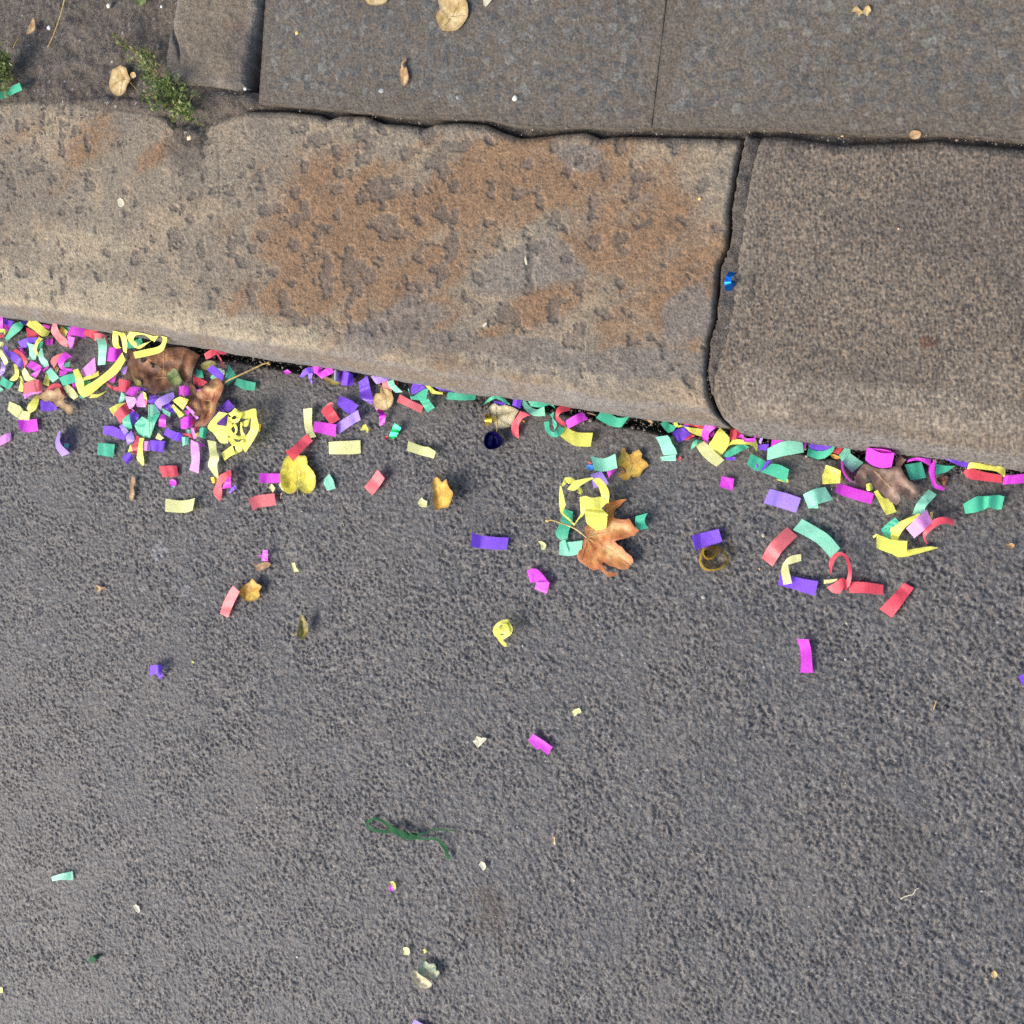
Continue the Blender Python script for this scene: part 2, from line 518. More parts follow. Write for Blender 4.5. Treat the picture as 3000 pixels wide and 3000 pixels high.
def paint_gran(X, Y, Z, F):
    px, py = PX(X, Y, Z)
    n = fbm(X, Y, 9, 4, 301)
    d1, d2, rid = worley(X, Y, 260, 311)
    e1, e2, rid2 = worley(X + 3, Y, 420, 321)
    col = mixc(np.broadcast_to(C(.100, .082, .064), X.shape + (3,)), C(.165, .134, .100), rid)
    col = mixc(col, C(.062, .058, .056), .75 * sstep(.7, .9, rid2))
    col = mixc(col, C(.215, .165, .110), .6 * sstep(.10, .0, rid2 * rid))
    col = mixc(col, C(.185, .108, .066), .35 * sstep(.88, .96, rid))
    col = mixc(col, C(.088, .075, .064), .5 * sstep(.45, .7, n))
    front = blobs(px, py, [(2700, 1200, 620, 70, 8, 1), (2250, 1150, 120, 90, 30, 1), (2900, 1130, 200, 120, 0, .5)])
    col = mixc(col, mixc(np.broadcast_to(C(.150, .125, .095), col.shape), C(.265, .220, .165), rid), .75 * sstep(.25, .9, front + .5 * (fbm(X, Y, 60, 3, 331) - .5)))
    red = blobs(px, py, [(2720, 1005, 34, 26, 20, 1)])
    col = mixc(col, C(.10, .045, .028), .7 * sstep(.45, .8, red + .8 * (fbm(X, Y, 120, 2, 341) - .5)))
    face = sstep(.55, .8, F + .2 * (n - .5))
    col = mixc(col, C(.140, .130, .120), .85 * face)
    sideg = blobs(px, py, [(2190, 700, 34, 380, 6, 1)])
    col = mixc(col, C(.16, .135, .102), .5 * sstep(.3, .9, sideg))
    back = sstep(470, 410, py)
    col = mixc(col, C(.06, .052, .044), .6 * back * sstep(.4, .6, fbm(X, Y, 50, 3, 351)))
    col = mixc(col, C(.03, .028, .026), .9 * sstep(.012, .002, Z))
    dz = 0.0035 * (fbm(X, Y, 8, 3, 361) - .5) + 0.0012 * (fbm(X, Y, 60, 3, 371) - .5) + 0.0006 * np.clip(1 - (d1 / .6) ** 2, 0, 1) - .0005 * sstep(.75, .9, rid2)
    return col, dz


KERB = bpy.data.objects.new('kerb', None)
link(KERB)
tag(KERB, kind='structure')
kerb_stone('kerb_stone', BACK_L, None, JL, M_SAND, paint_sand, KERB, 0.006, (0.034, 0.034), 1050,
           label='long worn sandstone kerb stone with rust coloured patches and flaked pits')
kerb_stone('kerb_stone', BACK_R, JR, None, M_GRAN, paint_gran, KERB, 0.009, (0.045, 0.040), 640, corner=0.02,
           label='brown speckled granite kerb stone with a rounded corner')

# ---------------------------------------------------------------- pavement: earth bed, slabs, a stone sett
def build_bed():
    xs, x0, x1 = axis(-1.02, 0.78, 0.0028, 20.0)
    nv = 260
    v = np.linspace(0, 1, nv)
    yl = front_world_y(xs) + 0.022
    yfar = np.full_like(xs, 0.98)
    Y = yl[:, None] + (yfar - yl)[:, None] * v[None, :]
    far = np.array([1.2, 2.0, 4.0, 9.0, 20.0])
    Y = np.hstack([Y, np.broadcast_to(far, (len(xs), len(far)))])
    X = np.broadcast_to(xs[:, None], Y.shape).copy()
    px, py = PX(X, Y, np.full(X.shape, HK))
    g = fbm(X, Y, 60, 4, 401)
    d1, d2, rid = worley(X, Y, 230, 411)
    grain = np.clip(1 - (d1 / .55) ** 2, 0, 1) * rid
    z = HK - 0.016 + 0.0030 * grain + 0.008 * (g - .5)
    soil = sstep(790, 730, px) * (py < 480)
    z = z + soil * (0.0125 + 0.006 * (fbm(X, Y, 22, 3, 421) - .5))
    mound = blobs(px, py, [(545, 405, 62, 40, 15, 1), (430, 312, 230, 26, 4, .8), (680, 300, 120, 34, 3, .9)])
    z = z + 0.006 * sstep(.2, .8, mound)
    # open gap right behind the left stone's back edge
    sl = sstep(700, 760, px) * sstep(2140, 2100, px)
    bl = np.interp(px, [p[0] for p in BACK_L], [p[1] for p in BACK_L])
    z = z - 0.016 * sl * sstep(7, 2, np.abs(py - bl + 2)) - 0.002 * sl * sstep(14, 4, np.abs(py - bl + 3))
    jl = np.interp(py, [p[1] for p in JL], [p[0] for p in JL])
    z = z - 0.010 * sstep(12, 4, px - jl) * sstep(-30, -5, px - jl) * (py > 400)
    jr = np.interp(py, [p[1] for p in JR], [p[0] for p in JR])
    z = z + 0.014 * sstep(3, 10, px - jl) * sstep(2260, 2200, px) * (py > 395)
    # the road side of the bed stays low so the joint opens towards the gutter
    gfr = Y - front_world_y(X)
    z = np.where(gfr < 0.036, z - 0.05 * sstep(0.036, 0.022, gfr), z)
    col = mixc(np.broadcast_to(C(.078, .064, .052), X.shape + (3,)), C(.135, .112, .090), g)
    col = mixc(col, C(.13, .118, .10), .6 * sstep(.80, .9, rid) * sstep(.4, .2, d1))
    col = mixc(col, C(.52, .50, .46), sstep(.975, .985, rid) * sstep(.4, .25, d1) * .8)
    grey = soil * sstep(330, 120, py) * sstep(560, 100, px)
    col = mixc(col, C(.118, .103, .088), .65 * grey * sstep(.3, .65, fbm(X, Y, 15, 3, 431) + .2))
    joint = 1 - soil
    col = mixc(col, C(.095, .083, .070), .6 * joint)
    sj = np.interp(py, [-150, 246], [795, 740])
    gap = sstep(24, 8, np.abs(px - sj)) * (py < 262)
    z = z - 0.022 * gap
    col = mixc(col, C(.040, .035, .031), .6 * gap)
    o = grid_mesh('pavement', X, Y, z, M_SOIL, col, flip=False)
    tag(o, kind='structure')
    return o


PAVE = build_bed()


def slab(name, quad, zt, mat, paint, parent, n, m, rnd, label=None, depth=0.04, wob=0.0015):
    """quad: four pixel corners (back left, back right, front right, front left) or polylines along front"""
    bl, br, fr, fl = quad
    fpts = np.array(fl + fr if isinstance(fl, list) else [fl, fr], float)
    a = W(bl[0], bl[1], zt); b = W(br[0], br[1], zt)
    fx, fy = W(fpts[:, 0], fpts[:, 1], zt)
    u = np.linspace(0, 1, n); v = 1 - (1 - np.linspace(0, 1, m)) ** 1.7
    XB, YB = a[0] + (b[0] - a[0]) * u, a[1] + (b[1] - a[1]) * u
    XFr = fx[0] + (fx[-1] - fx[0]) * u
    YFr = np.interp(XFr, fx, fy)
    X = XB[:, None] * (1 - v) + XFr[:, None] * v
    Y = YB[:, None] * (1 - v) + YFr[:, None] * v
    L = np.hypot(b[0] - a[0], b[1] - a[1]); H = np.hypot(XFr - XB, YFr - YB)
    e = np.minimum(np.minimum(u * L, (1 - u) * L)[:, None], np.minimum(v[None, :] * H[:, None], (1 - v)[None, :] * H[:, None]))
    e = e + wob * 2 * (fbm(X, Y, 40, 3, 501) - .5) * (e < 4 * rnd)
    Z = zt - (rnd - np.sqrt(np.maximum(rnd ** 2 - (rnd - np.clip(e, 0, rnd)) ** 2, 0)))
    col, dz = paint(X, Y, Z, e)
    col = col * C(.88, .845, .775)
    Z = Z + dz
    def ring(A, f):
        A = np.vstack([A[:1], A, A[-1:]])
        return np.hstack([A[:, :1], A, A[:, -1:]])
    X, Y = ring(X, 0), ring(Y, 0)
    Z = ring(Z, 0)
    Z[0] = Z[-1] = zt - depth
    Z[:, 0] = Z[:, -1] = zt - depth
    col = np.concatenate([col[:1], col, col[-1:]], 0)
    col = np.concatenate([col[:, :1], col, col[:, -1:]], 1)
    o = grid_mesh(name, X, Y, Z, mat, col, parent, flip=True)
    if label: o['label'] = label
    return o


def paint_flag(X, Y, Z, e, warm=0.0):
    wx = X + .004 * (vnoise(X, Y, 120, 601) - .5); wy = Y + .004 * (vnoise(X, Y, 120, 602) - .5)
    d1, d2, rid = worley(wx, wy, 88, 611)
    e1, e2, r2 = worley(wx + 2, wy, 150, 621)
    f1, f2, r3 = worley(wx + 7, wy, 300, 631)
    n = fbm(X, Y, 10, 4, 641)
    peb = (rid > .40) * sstep(.49, .44, d1 / (.62 + .5 * rid))
    peb2 = (r2 > .5) * sstep(.49, .43, d1 * 0 + e1 / (.62 + .5 * r2)) * (1 - peb)
    matrix = mixc(np.broadcast_to(C(.112, .096, .080), X.shape + (3,)), C(.148, .127, .104), n)
    matrix = mixc(matrix, C(.080, .073, .068), .5 * sstep(.5, .9, r3))
    pc = mixc(np.broadcast_to(C(.088, .094, .098), X.shape + (3,)), C(.150, .155, .155), (rid * 7.3) % 1)
    pc = mixc(pc, C(.056, .066, .078), .8 * (((rid * 13.7) % 1) > .65))
    pc = mixc(pc, C(.205, .215, .21), .8 * (((rid * 19.7) % 1) > .9))
    pc2 = mixc(np.broadcast_to(C(.082, .088, .094), X.shape + (3,)), C(.160, .158, .150), (r2 * 9.1) % 1)
    pc2 = mixc(pc2, C(.25, .25, .24), .9 * (((r2 * 17.3) % 1) > .93))
    pc2 = mixc(pc2, C(.17, .07, .045), .6 * (((r2 * 23.1) % 1) > .975))
    col = mixc(matrix, pc, .68 * peb)
    col = mixc(col, pc2, .55 * peb2)
    px, py = PX(X, Y, Z)
    col = mixc(col, C(.150, .132, .108), .22 * sstep(1850, 2250, px) * (.4 + .6 * n))
    col = mixc(col, C(.118, .100, .082), .7 * sstep(26, 8, np.abs(px - 2040 + .34 * (py + 5))) * (py > -400))
    col = mixc(col, C(.125, .105, .085), .65 * sstep(.035, .004, e + .02 * (n - .5)))
    col = mixc(col, C(.05, .045, .04), .5 * sstep(.004, .0, e))
    dz = .0004 * peb + .0003 * peb2 + .0007 * (fbm(X, Y, 30, 3, 651) - .5) + .003 * (fbm(X, Y, 5, 2, 661) - .5)
    return col, dz


def paint_sett(X, Y, Z, e):
    n = fbm(X, Y, 26, 5, 701); n2 = fbm(X, Y, 90, 3, 711)
    col = mixc(np.broadcast_to(C(.140, .118, .095), X.shape + (3,)), C(.195, .165, .130), n)
    col = mixc(col, C(.205, .185, .165), .8 * sstep(.022, .004, e + .02 * (n - .5)))
    col = mixc(col, C(.095, .085, .085), .6 * sstep(.56, .66, fbm(X, Y, 14, 3, 721)))
    col = mixc(col, C(.165, .105, .070), .35 * sstep(.6, .72, fbm(X + 1, Y, 18, 3, 731)))
    dz = .007 * (fbm(X, Y, 14, 4, 741) - .5) + .002 * (n2 - .5)
    ax, ay = W(525, 115, HK)
    crack = np.exp(-((X - ax - .3 * (Y - ay) * -1 + .012 * (fbm(X, Y, 30, 2, 751) - .5)) / .0025) ** 2) * sstep(.05, .02, np.abs(Y - ay))
    return col, dz - .004 * crack


ZS = HK + 0.003
# joints: left flag / right flag meet on a nearly closed seam
slab('paving_slab', ((826, -700), (2036.6, -700), [(1909.6, 373)], [(758, 302), (860, 309), (1000, 322), (1200, 342), (1330, 343), (1420, 345), (1500, 366), (1600, 374), (1700, 368), (1800, 376)]), ZS, M_CONC, paint_flag, PAVE, 620, 260, .0006,
     label='grey concrete paving slab with bluish pebbles, left of the seam')
slab('paving_slab', ((2037.4, -700), (3330, -700), [(3330, 436)], [(1910.4, 373), (2060, 376), (2170, 378), (2300, 377), (2400, 384), (2520, 392), (2640, 392), (2760, 390), (2900, 404)]), ZS + .0005, M_CONC, paint_flag, PAVE, 560, 260, .0006,
     label='grey concrete paving slab with bluish pebbles, right of the seam')
slab('stone_sett', ((545, -160), (784, -150), [(728, 246), (710, 258)], [(474, 205), (486, 232), (510, 240), (600, 247), (680, 258)]), HK + 0.012, M_SOIL if False else M_SAND, paint_sett, PAVE, 150, 190, .010,
     label='rough grey brown stone sett with a chipped face', depth=0.05, wob=.004)

# ---------------------------------------------------------------- paper, leaves, foil
def paper_mat(name, rgb, trans=0.38):
    m = bpy.data.materials.new(name)
    m.use_nodes = True
    nt = m.node_tree; N, L = nt.nodes, nt.links
    N.clear()
    out = N.new('ShaderNodeOutputMaterial')
    tc = N.new('ShaderNodeTexCoord'); oi = N.new('ShaderNodeObjectInfo')
    no = N.new('ShaderNodeTexNoise'); no.inputs['Scale'].default_value = 700; no.inputs['Detail'].default_value = 3
    L.new(tc.outputs['Object'], no.inputs['Vector'])
    a = N.new('ShaderNodeMapRange'); a.inputs[1].default_value = .3; a.inputs[2].default_value = .7
    a.inputs[3].default_value = .88; a.inputs[4].default_value = 1.10
    L.new(no.outputs['Fac'], a.inputs[0])
    b = N.new('ShaderNodeMapRange'); b.inputs[3].default_value = .86; b.inputs[4].default_value = 1.08
    L.new(oi.outputs['Random'], b.inputs[0])
    mu = N.new('ShaderNodeMath'); mu.operation = 'MULTIPLY'
    L.new(a.outputs[0], mu.inputs[0]); L.new(b.outputs[0], mu.inputs[1])
    vm = N.new('ShaderNodeVectorMath'); vm.operation = 'SCALE'
    vm.inputs[0].default_value = rgb
    L.new(mu.outputs[0], vm.inputs['Scale'])
    di = N.new('ShaderNodeBsdfPrincipled'); di.inputs['Roughness'].default_value = .42; di.inputs['Specular IOR Level'].default_value = .5
    di.inputs['Sheen Weight'].default_value = 0.15
    tr = N.new('ShaderNodeBsdfTranslucent')
    bp = N.new('ShaderNodeBump'); bp.inputs['Distance'].default_value = .0007; bp.inputs['Strength'].default_value = .8
    n2 = N.new('ShaderNodeTexNoise'); n2.inputs['Scale'].default_value = 160; n2.inputs['Detail'].default_value = 4
    L.new(tc.outputs['Object'], n2.inputs['Vector']); L.new(n2.outputs['Fac'], bp.inputs['Height'])
    L.new(bp.outputs[0], di.inputs['Normal'])
    L.new(vm.outputs[0], di.inputs['Base Color']); L.new(vm.outputs[0], tr.inputs['Color'])
    mx = N.new('ShaderNodeMixShader'); mx.inputs[0].default_value = trans
    L.new(di.outputs[0], mx.inputs[1]); L.new(tr.outputs[0], mx.inputs[2]); L.new(mx.outputs[0], out.inputs[0])
    return m


PAPER = {
    'Y': paper_mat('yellow_paper', (.95, .93, .16)), 'W': paper_mat('lit_yellow_paper', (.97, .96, .42)),  # W is the yellow with strong light put into its colour
    'G': paper_mat('green_paper', (.09, .62, .37)), 'T': paper_mat('lit_green_paper', (.34, .86, .60)),  # T: green paper, brightness of the lit side painted in
    'M': paper_mat('magenta_paper', (.86, .07, .80)), 'K': paper_mat('lit_magenta_paper', (.93, .36, .88)),  # K: overexposed magenta, the light baked into a paler colour
    'P': paper_mat('purple_paper', (.27, .09, .88)), 'L': paper_mat('lit_purple_paper', (.50, .32, .95)),  # L: purple lightened in colour as on a brightly lit strip
    'R': paper_mat('red_paper', (.90, .09, .13)), 'S': paper_mat('lit_red_paper', (.93, .20, .22)),  # S: red with the look of bright light mixed into its colour
    'B': paper_mat('blue_paper', (.06, .30, .85)), 'C': paper_mat('cream_paper', (.86, .80, .58)),
}


def foil_mat(name, rgb, rough=.22, metal=.9, alpha=1.0):
    m, nt, p, out = new_mat(name)
    p.inputs['Base Color'].default_value = (*rgb, 1)
    p.inputs['Metallic'].default_value = metal
    p.inputs['Roughness'].default_value = rough
    if alpha < 1:
        N, L = nt.nodes, nt.links
        t = N.new('ShaderNodeBsdfTransparent'); t.inputs[0].default_value = (min(1, rgb[0] * 1.6 + .15), min(1, rgb[1] * 1.6 + .12), min(1, rgb[2] * 1.6 + .05), 1)
        mx = N.new('ShaderNodeMixShader'); mx.inputs[0].default_value = alpha
        L.new(t.outputs[0], mx.inputs[1]); L.new(p.outputs[0], mx.inputs[2]); L.new(mx.outputs[0], out.inputs[0])
    return m


PAPER.update({
    'fB': foil_mat('blue_foil', (.02, .26, .95), .18), 'fN': foil_mat('dark_blue_foil', (.008, .007, .10), .2, .6),
    'fO': foil_mat('gold_foil', (.95, .66, .08), .2), 'fA': foil_mat('amber_film', (.62, .40, .05), .12, .5, .72),
    'fG': foil_mat('green_foil', (.01, .42, .10), .2), 'fM': foil_mat('magenta_foil', (.55, .02, .48), .2),
    'fS': foil_mat('silver_foil', (.45, .44, .46), .15), 'fT': foil_mat('green_tinsel', (.003, .075, .018), .85, 0.0),
    'fR': foil_mat('red_foil', (.35, .01, .02), .3),
})


def leaf_mat(name, rgb, rgb2, rgb3, scale=60, rough=.5, trans=.15, spots=0.0, rim=None, heart=None):
    m, nt, p, out = new_mat(name)
    N, L = nt.nodes, nt.links
    tc = N.new('ShaderNodeTexCoord')
    n1 = N.new('ShaderNodeTexNoise'); n1.inputs['Scale'].default_value = scale; n1.inputs['Detail'].default_value = 5
    n2 = N.new('ShaderNodeTexNoise'); n2.inputs['Scale'].default_value = scale * 5; n2.inputs['Detail'].default_value = 4
    L.new(tc.outputs['Object'], n1.inputs['Vector']); L.new(tc.outputs['Object'], n2.inputs['Vector'])
    cr = N.new('ShaderNodeValToRGB')
    cr.color_ramp.elements[0].position = .36; cr.color_ramp.elements[0].color = (*rgb2, 1)
    cr.color_ramp.elements[1].position = .66; cr.color_ramp.elements[1].color = (*rgb3, 1)
    e = cr.color_ramp.elements.new(.5); e.color = (*rgb, 1)
    L.new(n1.outputs['Fac'], cr.inputs[0])
    c2 = N.new('ShaderNodeMapRange'); c2.inputs[1].default_value = .3; c2.inputs[2].default_value = .7; c2.inputs[3].default_value = .72; c2.inputs[4].default_value = 1.18
    L.new(n2.outputs['Fac'], c2.inputs[0])
    vm = N.new('ShaderNodeVectorMath'); vm.operation = 'SCALE'
    L.new(cr.outputs[0], vm.inputs[0]); L.new(c2.outputs[0], vm.inputs['Scale'])
    last = vm.outputs[0]
    if spots:
        vo = N.new('ShaderNodeTexNoise'); vo.inputs['Scale'].default_value = scale * 8; vo.inputs['Detail'].default_value = 1
        L.new(tc.outputs['Object'], vo.inputs['Vector'])
        sm = N.new('ShaderNodeMapRange'); sm.inputs[1].default_value = .66; sm.inputs[2].default_value = .72; sm.inputs[4].default_value = spots
        L.new(vo.outputs['Fac'], sm.inputs[0])
        mixn = N.new('ShaderNodeMixRGB'); mixn.inputs[2].default_value = (.05, .03, .02, 1)
        L.new(sm.outputs[0], mixn.inputs[0]); L.new(last, mixn.inputs[1]); last = mixn.outputs[0]
    at = N.new('ShaderNodeAttribute'); at.attribute_name = 'rim'
    for colr, lo, hi in ((rim or tuple(c * .6 for c in rgb2), .55, 1.15), (heart, .10, -.35)):
        if colr is None: continue
        sm2 = N.new('ShaderNodeMath'); sm2.operation = 'MULTIPLY_ADD'; sm2.inputs[1].default_value = .9; 
        L.new(n1.outputs['Fac'], sm2.inputs[0]); sm2.inputs[1].default_value = .9 if hi > lo else -.7; 
        ad2 = N.new('ShaderNodeMath'); ad2.operation = 'ADD'; ad2.inputs[1].default_value = -.42 if hi > lo else .35
        L.new(at.outputs['Fac'], sm2.inputs[2]); L.new(sm2.outputs[0], ad2.inputs[0])
        rm = N.new('ShaderNodeMapRange'); rm.inputs[1].default_value = lo; rm.inputs[2].default_value = hi; rm.inputs[4].default_value = .8
        L.new(ad2.outputs[0], rm.inputs[0])
        mx2 = N.new('ShaderNodeMixRGB'); mx2.inputs[2].default_value = (*colr, 1)
        L.new(rm.outputs[0], mx2.inputs[0]); L.new(last, mx2.inputs[1]); last = mx2.outputs[0]
    L.new(last, p.inputs['Base Color'])
    p.inputs['Roughness'].default_value = rough
    p.inputs['Specular IOR Level'].default_value = .4
    bp = N.new('ShaderNodeBump'); bp.inputs['Distance'].default_value = .0006
    L.new(n2.outputs['Fac'], bp.inputs['Height']); L.new(bp.outputs[0], p.inputs['Normal'])
    tr = N.new('ShaderNodeBsdfTranslucent'); L.new(last, tr.inputs['Color'])
    mx = N.new('ShaderNodeMixShader'); mx.inputs[0].default_value = trans
    L.new(p.outputs[0], mx.inputs[1]); L.new(tr.outputs[0], mx.inputs[2]); L.new(mx.outputs[0], out.inputs[0])
    return m


LEAF = {
    'brown': leaf_mat('brown_leaf', (.19, .075, .034), (.085, .030, .016), (.40, .19, .085), 60, rough=.58),
    'rust': leaf_mat('rust_leaf', (.40, .15, .055), (.22, .065, .028), (.60, .36, .15), 45, rough=.55),
    'maple': leaf_mat('maple_leaf', (.60, .24, .065), (.44, .12, .03), (.66, .42, .16), 40, spots=.35, rim=(.36, .10, .03), heart=(.62, .54, .22)),
    'yellow': leaf_mat('yellow_leaf', (.84, .70, .06), (.66, .52, .05), (.92, .80, .14), 40),
    'pale': leaf_mat('pale_leaf', (.60, .52, .30), (.46, .38, .22), (.72, .64, .42), 60, spots=.5),
    'straw': leaf_mat('straw_leaf', (.62, .45, .20), (.48, .30, .11), (.74, .58, .32), 50, spots=.4),
    'ochre': leaf_mat('ochre_leaf', (.62, .36, .05), (.48, .24, .03), (.76, .50, .10), 50),
    'tan': leaf_mat('tan_leaf', (.52, .32, .15), (.36, .20, .09), (.68, .48, .26), 60),
    'oak': leaf_mat('oak_leaf', (.26, .16, .11), (.16, .10, .07), (.36, .25, .18), 45),
    'olive': leaf_mat('olive_leaf', (.26, .22, .045), (.15, .13, .035), (.40, .30, .06), 60),
    'green': leaf_mat('green_leaf', (.15, .21, .055), (.08, .12, .035), (.28, .32, .10), 60, trans=.25),
    'sage': leaf_mat('sage_leaf', (.42, .46, .30), (.22, .32, .24), (.70, .62, .40), 55),
}
STEM = leaf_mat('leaf_stalk', (.55, .40, .14), (.40, .24, .07), (.66, .52, .22), 90)
STEMD = leaf_mat('brown_stalk', (.30, .19, .09), (.20, .11, .05), (.42, .30, .15), 90)

# frames of the close looks at the photograph: origin and magnification
FR = dict(A=(0, 900, 4.83), B=(300, 900, 3.864), C=(800, 1000, 3.22), D=(1350, 1100, 3.22), E=(1900, 1180, 4.83), F=(2200, 1220, 4.83),
          G=(2500, 1250, 3.864), H=(2000, 1450, 2.415), I=(0, 0, 2.415), J=(600, 0, 1.932), K=(1900, 200, 1.7564), L=(0, 1300, 1.932),
          M=(0, 2200, 2.415), N=(1000, 2300, 3.864), O=(1300, 2000, 2.415), Q=(2200, 2200, 2.415), R=(0, 950, 9.66), S=(340, 1080, 6.44),
          T=(1250, 0, 1.7564), U=(550, 1250, 4.83), V=(2400, 0, 3.22), W=(1000, 2700, 4.83), X=(2600, 1900, 4.83), a=(1400, 1640, 8.05),
          b=(1600, 1350, 5.52), c=(600, 1150, 9.66), d=(2080, 760, 16.1), e=(1400, 1150, 8.05), P=(0, 0, 1.0))
CONF = 'paper confetti strips strewn along the gutter'


def topx(fr, u, v):
    ox, oy, k = FR[fr]
    return ox + np.asarray(u, float) / k, oy + np.asarray(v, float) / k


LIFT = 0.0024   # the road's own stones stand a little proud


def clear_kerb(x, y, z):
    """keep litter in the road just in front of the kerb's face"""
    over = np.clip(z - 0.031, 0, 0.034) / 0.034          # how far up the rounded edge
    lim = front_world_y(x) - 0.001 + np.where(z < 0.014, 0.008, 0.0) + 0.034 * (1 - np.sqrt(np.maximum(1 - over ** 2, 0))) * .9 + .004 * over
    return np.minimum(y, lim)


def ribbon_geo(fr, st, rng, base=0.0, kerb=True, sub=6, nx=4, arch=0.0):
    rows = []
    for s in st:
        ax, ay, bx, by = s[:4]
        h = s[4] if len(s) > 4 else 2.0
        hb = s[5] if len(s) > 5 else h
        rows.append((ax, ay, bx, by, h, hb))
    R_ = catmull(rows, sub)
    n = len(R_)
    t = np.linspace(0, 1, nx + 1)
    u = R_[:, 0:1] * (1 - t) + R_[:, 2:3] * t
    v = R_[:, 1:2] * (1 - t) + R_[:, 3:4] * t
    h = R_[:, 4:5] * (1 - t) + R_[:, 5:6] * t
    ph = rng.uniform(0, 6.28); fq = rng.uniform(1.2, 2.4)
    s = np.linspace(0, 1, n)[:, None]
    h = h + arch * (1 - (2 * t - 1) ** 2)[None, :] + 0.55 * np.sin(fq * 6.28 * s + ph + 2.2 * t[None, :]) * (0.4 + .6 * t[None, :])
    kn = np.sort(rng.uniform(0, 1.3, 6)); kh = rng.normal(0, .55, 6)
    h = h + np.interp(s + .3 * rng.normal() * t[None, :], kn, kh) * min(1.0, 2.5 / nx)
    h = np.maximum(h, 0.3)
    px, py = topx(fr, u, v)
    z = base + LIFT * (base == 0) + h * 0.001
    x, y = W(px, py, z)
    if kerb:
        y = clear_kerb(x, y, z)
    V = np.stack([x, y, z], -1).reshape(-1, 3)
    m = nx + 1
    F = [(i * m + j, (i + 1) * m + j, (i + 1) * m + j + 1, i * m + j + 1) for i in range(n - 1) for j in range(nx)]
    return V, F


COUNT = [0]


def S(fr, col, label, *rib, name='confetti_strip', cat='confetti', group=CONF, base=0.0, kerb=True, sub=6, arch=0.0):
    """one strip of paper: stations across it (one edge, other edge, height in mm), one list per flat run between folds"""
    COUNT[0] += 1
    rng = np.random.default_rng(1000 + COUNT[0])
    VV, FF = [], []
    k = 0
    for st in rib:
        V, F = ribbon_geo(fr, st, rng, base, kerb, sub, arch=arch)
        FF += [tuple(i + k for i in f) for f in F]
        VV.append(V); k += len(V)
    V = np.concatenate(VV)
    o0 = np.array([V[:, 0].mean(), V[:, 1].mean(), V[:, 2].min()])
    o = mesh_obj(name, V - o0, FF, PAPER[col])
    o.location = o0
    return tag(o, label, cat, group)


def RING(fr, col, label, path, h0, h1, name='confetti_strip', cat='confetti', group=CONF, base=0.0, kerb=True, lean=(0, 0), sub=8, closed=False):
    """a strip standing on its edge along a path on the ground"""
    COUNT[0] += 1
    P = np.array(path, float)
    if closed:
        P = np.vstack([P, P[:1]])
    P = catmull(P, sub)
    px, py = topx(fr, P[:, 0], P[:, 1])
    zb = base + LIFT * (base == 0)
    x, y = W(px, py, zb + (h0 + h1) * .0005)
    z0, z1 = zb + h0 * .001, zb + h1 * .001
    n = len(x)
    V, m = [], 4
    for i in range(n):
        for j in range(m):
            t = j / (m - 1)
            xx, yy, zz = x[i] + lean[0] * .001 * t, y[i] + lean[1] * .001 * t, z0 + (z1 - z0) * t
            if kerb: yy = float(clear_kerb(np.array(xx), yy, np.array(zz)))
            V.append((xx, yy, zz))
    V = np.array(V)
    F = [(i * m + j, (i + 1) * m + j, (i + 1) * m + j + 1, i * m + j + 1) for i in range(n - 1) for j in range(m - 1)]
    o0 = np.array([V[:, 0].mean(), V[:, 1].mean(), V[:, 2].min()])
    o = mesh_obj(name, V - o0, F, PAPER[col])
    o.location = o0
    return tag(o, label, cat, group)


